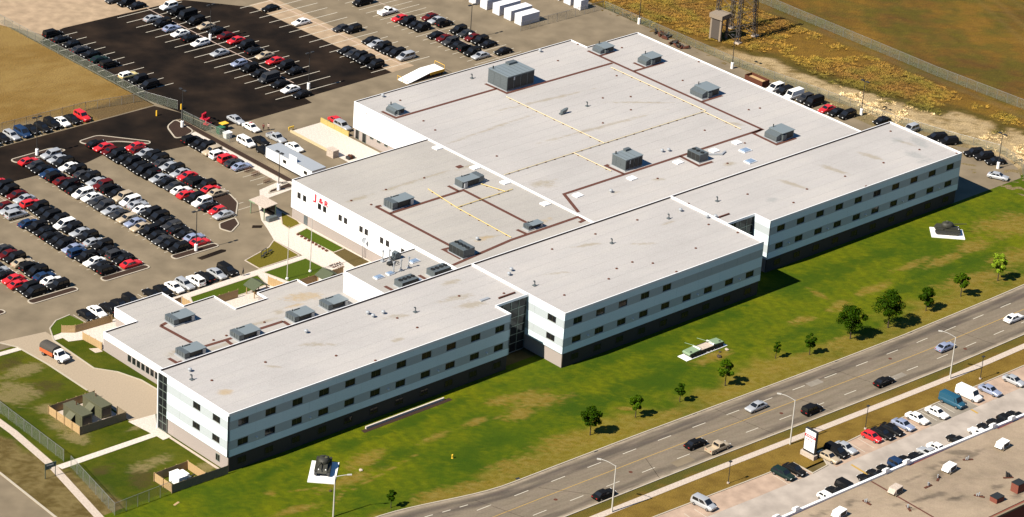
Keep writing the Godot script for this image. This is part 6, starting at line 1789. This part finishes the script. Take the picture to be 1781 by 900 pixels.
	for q in [[215.3, -105.6, 3], [213.6, -98.4, 4]]:
		var t := thing("scrap_heap", "heap of rusty scrap by the rear fence, %s" % ["farther one", "nearer one"][int(q[2]) - 3], "scrap", Vector3(q[0], 0.0, q[1]), 0, "scrap heaps behind the hall")
		rng.seed = int(q[2])
		for k in 14:
			var b := MB.new()
			var tfm := Transform3D(Basis.from_euler(Vector3(rng.randf() * 0.5, rng.randf() * TAU, rng.randf() * 0.5)), Vector3(rng.randf_range(-1.4, 1.4), 0.35, rng.randf_range(-2.4, 2.4)))
			b.bx(-0.8, -0.2, -0.15, 0.8, 0.25, 0.15, tfm)
			part("scrap", b.mesh(), [M.rust, M.steel_dark, M.bark][k % 3], t)
	lattice_tower()
	# small things on the lawn
	var hy := thing("hydrant", "yellow fire hydrant on the front lawn", "hydrant", Vector3(35.7, 0, 19.5))
	var hm := MB.new()
	hm.lathe(Vector3.ZERO, [Vector2(0.2, 0), Vector2(0.2, 0.08), Vector2(0.13, 0.1), Vector2(0.13, 0.6), Vector2(0.17, 0.62), Vector2(0.14, 0.78), Vector2(0, 0.86)], 10)
	part("barrel", hm.mesh(), M.hydrant_yellow, hy)
	bar("outlet", Vector3(-0.24, 0.5, 0), Vector3(0.24, 0.5, 0), 0.07, 0.07, M.hydrant_yellow, hy)
	var wl := thing("low_wall", "long low white wall in the mulch along the left block", "wall", Vector3(39.6, 0, 2.1))
	for k in 8: box("wall_segment", Vector3(-9.5 + 2.375 * k, 0, -0.16), Vector3(-9.5 + 2.375 * (k + 1) - 0.02, 0.5, 0.16), M.concrete_white, wl)
	struct("planting_bed", ribbon(P([29.0, 2.6, 50.4, 2.6]), 1.0, 0.0, 0.03), M.mulch, "mulch along the low white wall")
	var bs := thing("green_sign", "dark green notice board on two posts beside the west footpath", "sign", Vector3(-25.7, 0, -17.0))
	bs.rotation.y = deg_to_rad(-5)
	for s in [-1, 1]: box("post", Vector3(s * 1.0 - 0.05, 0, -0.05), Vector3(s * 1.0 + 0.05, 2.95, 0.05), M.sign_green, bs)
	box("board", Vector3(-1.1, 2.0, 0.052), Vector3(1.1, 2.95, 0.12), M.sign_green, bs)
	box("lower_board", Vector3(-1.0, 1.75, 0.053), Vector3(0.2, 1.95, 0.1), M.sign_green, bs)
	for k in 7: box("lettering", Vector3(-0.75 + 0.2 * k, 2.45, 0.1202), Vector3(-0.63 + 0.2 * k, 2.45 + 0.22 + 0.06 * (k % 2), 0.13), M.plastic_white, bs)
	var lb := thing("loose_board", "pale loose board lying on the grass by the chiller fence", "board", Vector3(-13.6, 0.02, 3.2), 18)
	for k in 2: box("plank", Vector3(-0.7, 0, -0.2 + 0.21 * k), Vector3(0.7, 0.05, -0.01 + 0.21 * k), M.wood, lb)
	var i := 0
	for q in [[104.0, 20.4, 0.5], [107.4, 19.2, 0.4], [105.6, 19.0, 0.3], [19.6, 13.2, 0.35], [10.6, 15.6, 0.3]]:
		i += 1
		rng.seed = 60 + i
		var b := MB.new()
		var rings := []
		for y in [[0.0, 0.9], [0.45, 1.0], [0.8, 0.6]]:
			var r := PackedVector3Array()
			for k in 8: r.append(Vector3(cos(TAU * k / 8) * y[1], y[0], sin(TAU * k / 8) * y[1]) * q[2] * rng.randf_range(0.75, 1.2))
			rings.append(r)
		b.loft(rings)
		var o := thing("boulder", "brown boulder on the lawn %s" % ["below the pale green carrier", "at the right end of the pale green carrier", "nearest the pale green carrier", "right of the left tank", "in front of the left tank"][i - 1], "boulder", Vector3(q[0], 0, q[1]), 0, "boulders on the lawn")
		part("stone", b.mesh(), M.bark if i % 2 else M.concrete, o)
	pylon_sign()
	mall()


func ring_xz(x: float, z: float, y: float) -> PackedVector3Array:
	return PackedVector3Array([Vector3(-x, y, -z), Vector3(x, y, -z), Vector3(x, y, z), Vector3(-x, y, z)])


func carrier() -> void:
	# long low pale green vehicle with an open well between two decks
	var sl := MB.new()
	sl.prism(P([97.5, 15.5, 108.8, 15.5, 108.8, 18.0, 97.5, 18.0]), 0.0, 0.1)
	var pd := thing("concrete_pad", "white display slab under the pale green carrier", "slab")
	part("slab", sl.mesh(), M.plastic_white, pd)
	var t := thing("display_carrier", "long pale green carrier with an open well on a slab", "vehicle", Vector3(103.3, 0.1, 16.7))
	var prof := [Vector2(-4.9, 0.75), Vector2(-4.6, 1.0), Vector2(-1.9, 1.15), Vector2(-1.9, 0.35), Vector2(-4.5, 0.3)]
	for s in [1.0, -1.0]:
		var r0 := PackedVector3Array(); var r1 := PackedVector3Array()
		for q in prof: r0.append(Vector3(q.x * s, q.y, -1.0)); r1.append(Vector3(q.x * s, q.y, 1.0))
		var hull := MB.new()
		hull.loft([r0, r1])
		part("deck", hull.mesh(), M.pale_green, t)
	box("well_floor", Vector3(-1.898, 0.35, -1.0), Vector3(1.898, 0.85, 0.9), M.concrete, t)
	for s in [-1, 1]:
		box("bulkhead", Vector3(s * 1.9 - 0.12, 1.0, -1.0), Vector3(s * 1.9 + 0.12, 1.3, 1.0), M.sign_white, t)
		box("side", Vector3(-4.6, 0.25, s * 1.002 - (0.0 if s > 0 else 0.08)), Vector3(4.6, 0.95, s * 1.002 + (0.08 if s > 0 else 0.0)), M.olive_dark, t)  # dark flanks: shade of the pale green sides put into the colour
		bar("pole", Vector3(s * 1.7 - 0.9, 1.36, -2.6), Vector3(s * 1.7 + 0.2, 1.36, 0.6), 0.06, 0.06, M.pale_green, t)
		bar("hatch", Vector3(s * 4.0, 1.03, 0.5), Vector3(s * 4.0, 1.12, 0.5), 0.22, 0.22, M.steel_dark, t, 10)
		for k in 5:
			bar("wheel", Vector3(s * (0.6 + 0.9 * k), 0.26, 1.084), Vector3(s * (0.6 + 0.9 * k), 0.26, 1.16), 0.25, 0.25, M.rubber, t, 10)


func truck() -> void:
	var t := thing("delivery_truck", "white truck with an orange body and dark canvas cover", "truck", Vector3(0.7, 0.04, -53.0), -84.0)
	var b := MB.new()
	b.bx(0.9, 0.5, -0.98, 2.9, 1.25, 0.98)
	b.loft([PackedVector3Array([Vector3(2.9001, 0.5, -0.95), Vector3(2.9001, 1.22, -0.95), Vector3(2.9001, 1.22, 0.95), Vector3(2.9001, 0.5, 0.95)]), PackedVector3Array([Vector3(3.15, 0.55, -0.9), Vector3(3.15, 1.05, -0.9), Vector3(3.15, 1.05, 0.9), Vector3(3.15, 0.55, 0.9)])])
	part("body", b.mesh(), M.paint_W, t)
	var c := MB.new()
	var base := PackedVector3Array([Vector3(0.55, 1.251, -0.95), Vector3(2.0, 1.251, -0.95), Vector3(2.0, 1.251, 0.95), Vector3(0.55, 1.251, 0.95)])
	var top := PackedVector3Array([Vector3(0.6, 2.0, -0.8), Vector3(1.5, 2.0, -0.8), Vector3(1.5, 2.0, 0.8), Vector3(0.6, 2.0, 0.8)])
	c.loft([base, top])
	part("cabin", c.mesh(), M.paint_W, t)
	part("windshield", glass_panel(base[1], base[2], top[2], top[1], 0.06, 0.94, 0.1, 0.92, Vector3(1, 0.3, 0)), M.car_glass, t)
	for z in [0, 1]:
		var i0 := 3 if z == 0 else 0
		var i1 := 2 if z == 0 else 1
		part("side_window", glass_panel(base[i0], base[i1], top[i1], top[i0], 0.15, 0.85, 0.12, 0.88, Vector3(0, 0.2, 1 if z == 0 else -1)), M.car_glass, t)
	box("chassis", Vector3(-3.0, 0.5, -0.5), Vector3(0.89, 0.75, 0.5), M.steel_dark, t)
	box("cargo_side", Vector3(-3.1, 0.752, -1.15), Vector3(0.45, 1.55, 1.15), M.orange, t)
	var cv := MB.new()
	var r0 := PackedVector3Array(); var r1 := PackedVector3Array()
	for k in 11:
		var a := PI * k / 10.0
		var y := 1.56 + 1.0 * pow(sin(a), 0.6)
		r0.append(Vector3(-3.12, y, cos(a) * 1.17)); r1.append(Vector3(0.47, y, cos(a) * 1.17))
	cv.loft([r0, r1])
	cv.smooth(0.7)
	part("canvas_cover", cv.mesh(), M.tarp, t)
	box("bumper", Vector3(3.152, 0.45, -0.95), Vector3(3.28, 0.7, 0.95), M.steel_dark, t)
	for x in [-2.2, 2.2]:
		for z in [-1, 1]:
			var w := MB.new()
			w.tube(Vector3(0, 0, -0.13), Vector3(0, 0, 0.13), 0.42, 0.42, 14)
			var o := part("wheel", w.mesh(), M.rubber, t, Vector3(x, 0.42, z * 0.93))
			bar("rim", Vector3(0, 0, -0.135), Vector3(0, 0, 0.135), 0.22, 0.22, M.hub, o, 8)
	for z in [-1, 1]: box("headlight", Vector3(3.1, 0.8, z * 0.7 - 0.15), Vector3(3.17, 1.0, z * 0.7 + 0.15), M.lens, t)


func lattice_tower() -> void:
	var t := thing("lattice_tower", "tall steel lattice tower in the brown meadow", "tower", Vector3(230.3, -0.1, -95.6), 8)
	var H := 17.0
	var corner := func(i: int, y: float) -> Vector3:
		var s := lerpf(3.6, 2.8, y / H)
		return Vector3(s if i in [1, 2] else -s, y, s if i >= 2 else -s)
	for i in 4:
		# each leg is itself a narrow lattice of four bars
		var leg := MB.new()
		for k in 4:
			var o := Vector3(0.38 if k in [1, 2] else -0.38, 0, 0.38 if k >= 2 else -0.38)
			leg.tube(corner.call(i, 0.0) + o, corner.call(i, H) + o, 0.11, 0.11, 4)
			var o2 := Vector3(0.38 if (k + 1) % 4 in [1, 2] else -0.38, 0, 0.38 if (k + 1) % 4 >= 2 else -0.38)
			for j in 14:
				var y := j * H / 14
				leg.tube(corner.call(i, y) + o, corner.call(i, y + H / 14) + o2, 0.07, 0.07, 4, false)
		part("leg", leg.mesh(), M.tower_steel, t)
		var base := MB.new()
		var c: Vector3 = corner.call(i, 0.0)
		base.bx(c.x - 0.7, 0, c.z - 0.7, c.x + 0.7, 0.5, c.z + 0.7)
		part("footing", base.mesh(), M.concrete, t)
		var br := MB.new()
		for j in 5:
			var y0 := j * H / 5; var y1 := (j + 1) * H / 5
			br.tube(corner.call(i, y0 + 0.3), corner.call((i + 1) % 4, y1), 0.06, 0.06, 4)
			br.tube(corner.call((i + 1) % 4, y0 + 0.3), corner.call(i, y1), 0.06, 0.06, 4)
			br.tube(corner.call(i, y1), corner.call((i + 1) % 4, y1), 0.06, 0.06, 4)
		part("bracing", br.mesh(), M.tower_steel, t)
	var b := thing("equipment_box", "weathered grey equipment box on stilts at the foot of the lattice tower", "equipment box", Vector3(225.6, -0.05, -96.6), 8)
	for q in [[-1.3, -1.4], [1.3, -1.4], [1.3, 1.4], [-1.3, 1.4]]: box("stilt", Vector3(q[0] - 0.25, 0, q[1] - 0.25), Vector3(q[0] + 0.25, 5.6, q[1] + 0.25), M.tower_box, b)
	box("cabinet", Vector3(-1.9, 5.6, -1.9), Vector3(1.9, 6.7, 1.9), M.tower_box, b)
	box("panel", Vector3(-1.5, 0.4, -1.3), Vector3(-1.35, 5.4, 1.3), M.tower_steel, b)


func pylon_sign() -> void:
	var t := thing("pylon_sign", "tall white roadside sign with a red band", "sign", Vector3(88.9, 0, 57.6), 0)
	box("base", Vector3(-0.55, 0, -1.75), Vector3(0.45, 0.9, 1.55), M.concrete, t)
	box("cabinet", Vector3(-0.22, 0.902, -1.45), Vector3(0.3, 5.6, 1.3), M.steel_dark, t)
	box("face", Vector3(-0.25, 1.3, -1.32), Vector3(-0.222, 5.45, 1.17), M.sign_white, t)
	box("red_band", Vector3(-0.27, 3.95, -1.32), Vector3(-0.2505, 4.5, 1.17), M.red_sign, t)
	for k in 6: box("lettering", Vector3(-0.28, 4.12, -1.05 + 0.35 * k), Vector3(-0.2705, 4.36, -0.85 + 0.35 * k), M.sign_white, t)
	for k in 4: box("lettering", Vector3(-0.26, 3.35, -0.95 + 0.4 * k), Vector3(-0.2505, 3.6, -0.75 + 0.4 * k), M.red_sign, t)
	for k in 7: box("lettering", Vector3(-0.26, 2.75, -1.0 + 0.28 * k), Vector3(-0.2505, 2.85, -0.84 + 0.28 * k), M.galv, t)


func mall() -> void:
	var t := thing("shopping_strip", "flat-roofed shopping strip with a white parapet at the bottom right", "building")
	var p := P([40, 75.3, 66, 75.4, 94, 75.8, 118, 76.5, 150, 77.4, 150, 98.4, 40, 97.0])
	core(t, p, 0.1, 0, 5.0, M.red_brick)
	var st := []
	rng.seed = 8
	for k in 26: st.append([rng.randf_range(66, 128), rng.randf_range(78, 96), rng.randf_range(0.8, 4), rng.randf_range(0.3, 0.9), rng.randf_range(-20, 40), Color(0.07, 0.058, 0.045)])
	var b := func(x: float, z: float) -> Color:
		var a := na.get_noise_2d(x, z); var c := nb.get_noise_2d(x, z); var d := nc.get_noise_2d(x, z)
		var g := Color(0.285, 0.222, 0.158) * (1.0 + 0.22 * a + 0.14 * c + 0.1 * d)
		for s in st: g = g.lerp(s[5], 0.6 * blot(x, z, s))
		return g
	part("roof", colour_grid(40.2, 77.3, 149.8, 96.8, 0.55, 5.12, b), M.roof, t)
	part("roof", colour_grid(40.2, 75.9, 94, 77.3, 0.55, 5.12, b), M.roof, t)
	part("roof", colour_grid(94, 76.6, 118, 77.3, 0.55, 5.12, b), M.roof, t)
	part("parapet", ribbon(P([40, 75.4, 66, 75.5, 94, 75.9, 118, 76.6, 150, 77.5]), 0.5, 4.9, 5.5), M.coping, t)
	part("rear_edge", ribbon(P([40, 96.9, 150, 98.3]), 0.4, 4.9, 5.25), M.wood_grey, t)
	part("roof_seam", ribbon(P([84.0, 76.2, 83.3, 91.7, 83.1, 97]), 0.28, 5.1, 5.2), M.walk_pad, t)
	var i := 0
	for q in [[60.4, 75.0], [65.2, 75.2], [88.4, 75.6], [93.9, 75.7], [117.4, 76.3], [122.6, 76.6]]:
		i += 1
		var f := thing("floodlight", "white floodlight on the shop parapet, %s from the left" % ordinal(i), "floodlight", Vector3(q[0], 5.5, q[1] + 0.2), 0, "white floodlights along the parapet")
		box("bracket", Vector3(-0.5, 0, -0.12), Vector3(0.6, 0.12, 0.12), M.plastic_white, f)
		var m := MB.new()
		m.loft([PackedVector3Array([Vector3(-0.7, 0.13, -0.55), Vector3(0.5, 0.13, -0.55), Vector3(0.4, 0.5, -0.4), Vector3(-0.6, 0.5, -0.4)]), PackedVector3Array([Vector3(-0.7, 0.13, 0.4), Vector3(0.5, 0.13, 0.4), Vector3(0.4, 0.75, 0.3), Vector3(-0.6, 0.75, 0.3)])])
		part("lamp_head", m.mesh(), M.plastic_white, f)
	i = 0
	for q in [[70.2, 80.9, M.plastic_white, "white box unit nearest the bottom edge"], [84.4, 81.4, M.concrete, "cream box unit beside the roof seam"], [98.4, 82.0, M.plastic_white, "white box unit on a wooden platform"], [113.1, 82.2, M.plastic_white, "white box unit nearest the right edge"]]:
		var f := thing("shop_roof_unit", q[3] + " on the shop roof", "air conditioner", Vector3(q[0], 5.13, q[1]), 8, "box units on the shop roof")
		box("curb", Vector3(-1.25, 0, -0.95), Vector3(1.25, 0.3, 0.95), M.wood_grey, f)
		box("housing", Vector3(-1.1, 0.302, -0.8), Vector3(1.1, 1.3, 0.8), q[2], f)
		var hm := MB.new()
		hm.loft([PackedVector3Array([Vector3(-1.102, 1.25, -0.7), Vector3(-1.102, 0.6, -0.7), Vector3(-1.7, 0.55, -0.7)]), PackedVector3Array([Vector3(-1.102, 1.25, 0.7), Vector3(-1.102, 0.6, 0.7), Vector3(-1.7, 0.55, 0.7)])])
		part("intake_hood", hm.mesh(), q[2], f)
		box("grille", Vector3(-0.8, 0.45, 0.802), Vector3(0.8, 1.15, 0.84), M.galv_dark, f)
		i += 1
	for q in [[102.8, 94.0, 1.7, "larger red brick chimney stack"], [97.0, 94.0, 0.9, "smaller red brick stack"]]:
		var f := thing("roof_stack", q[3] + " on the shop roof", "chimney", Vector3(q[0], 5.13, q[1]), 0, "brick stacks on the shop roof")
		box("stack", Vector3(-1.0, 0, -0.8), Vector3(1.0, q[2], 0.8), M.red_brick, f)
		box("cap", Vector3(-1.05, q[2] + 0.002, -0.85), Vector3(1.05, q[2] + 0.12, 0.85), M.galv_dark, f)
	for q in [[105.2, 90.0], [90.9, 83.4], [94.5, 82.6], [82.0, 86.4], [77.5, 80.7], [95.5, 91.2], [104.2, 81.5]]:
		i += 1
		var f := thing("roof_pipe", "pipe and vent cluster on the shop roof, %s" % {5: "largest, above the brick stack", 6: "beside the cream unit", 7: "between the cream and white units", 8: "on the roof seam", 9: "near the parapet at the left", 10: "lone pipe before the smaller stack", 11: "near the parapet at the right"}[i], "pipe", Vector3(q[0], 5.13, q[1]), 30 * i, "pipes on the shop roof")
		for k in (7 if i == 5 else 2): bar("pipe", Vector3(0.35 * (k % 3) - 0.4, 0, 0.3 * (k / 3)), Vector3(0.35 * (k % 3) - 0.4 + 0.1, 0.6 + 0.25 * (k % 3), 0.3 * (k / 3)), 0.1, 0.12, M.galv_light if i != 5 else M.steel_dark, f)
		box("tray", Vector3(-0.9, 0, -0.3), Vector3(1.0, 0.12, 0.1), M.rust, f)


func _ready() -> void:
	# camera
	var cam := Camera3D.new()
	cam.name = "camera"
	add_child(cam)
	cam.position = Vector3(-298.516, 272.347, 370.708)
	cam.rotation_order = EULER_ORDER_YXZ
	cam.rotation_degrees = Vector3(-25.568, -44.534, 4.151)
	cam.fov = 9.541
	cam.near = 1.0; cam.far = 4000.0
	cam.current = true
	# sky, exposure and the late-summer sun from the left
	var e := Environment.new()
	e.background_mode = Environment.BG_SKY
	var sky := ProceduralSkyMaterial.new()
	sky.sky_top_color = Color(0.3, 0.52, 0.78)
	sky.sky_horizon_color = Color(0.66, 0.76, 0.82)
	sky.sky_curve = 0.12
	sky.ground_bottom_color = Color(0.2, 0.17, 0.1); sky.ground_horizon_color = Color(0.6, 0.66, 0.68)
	sky.sun_angle_max = 0.0
	e.sky = Sky.new()
	e.sky.sky_material = sky
	e.background_energy_multiplier = 0.29
	e.tonemap_mode = Environment.TONE_MAPPER_LINEAR
	e.tonemap_exposure = 2.1
	e.sdfgi_enabled = true; e.ssao_enabled = true; e.ssil_enabled = true
	var we := WorldEnvironment.new()
	we.name = "world_environment"
	we.environment = e
	add_child(we)
	var sun := DirectionalLight3D.new()
	sun.name = "sun"
	add_child(sun)
	sun.look_at_from_position(Vector3.ZERO, Vector3(1.0, -1.0, 0.085), Vector3.UP)
	sun.light_color = Color(1.0, 0.965, 0.905)
	sun.light_energy = 1.5
	sun.light_angular_distance = 0.5
	sun.shadow_enabled = true
	# tools
	na.seed = 4; na.frequency = 0.035; na.fractal_octaves = 3
	nb.seed = 8; nb.frequency = 0.16; nb.fractal_octaves = 3
	nc.seed = 15; nc.frequency = 0.7; nc.fractal_octaves = 2
	var ub := MB.new()
	ub.bx(-0.5, -0.5, -0.5, 0.5, 0.5, 0.5)
	unit_box = ub.mesh()
	make_materials()
	build_ground()
	build_buildings()
	build_roof_plant()
	build_cars()
	build_things()
	build_people()
	tufts("meadow_grass", "rough brown and green grass of the meadow beyond the car park", 42000, 12, Vector2(0.35, 1.0), meadow_spot, field_colour)
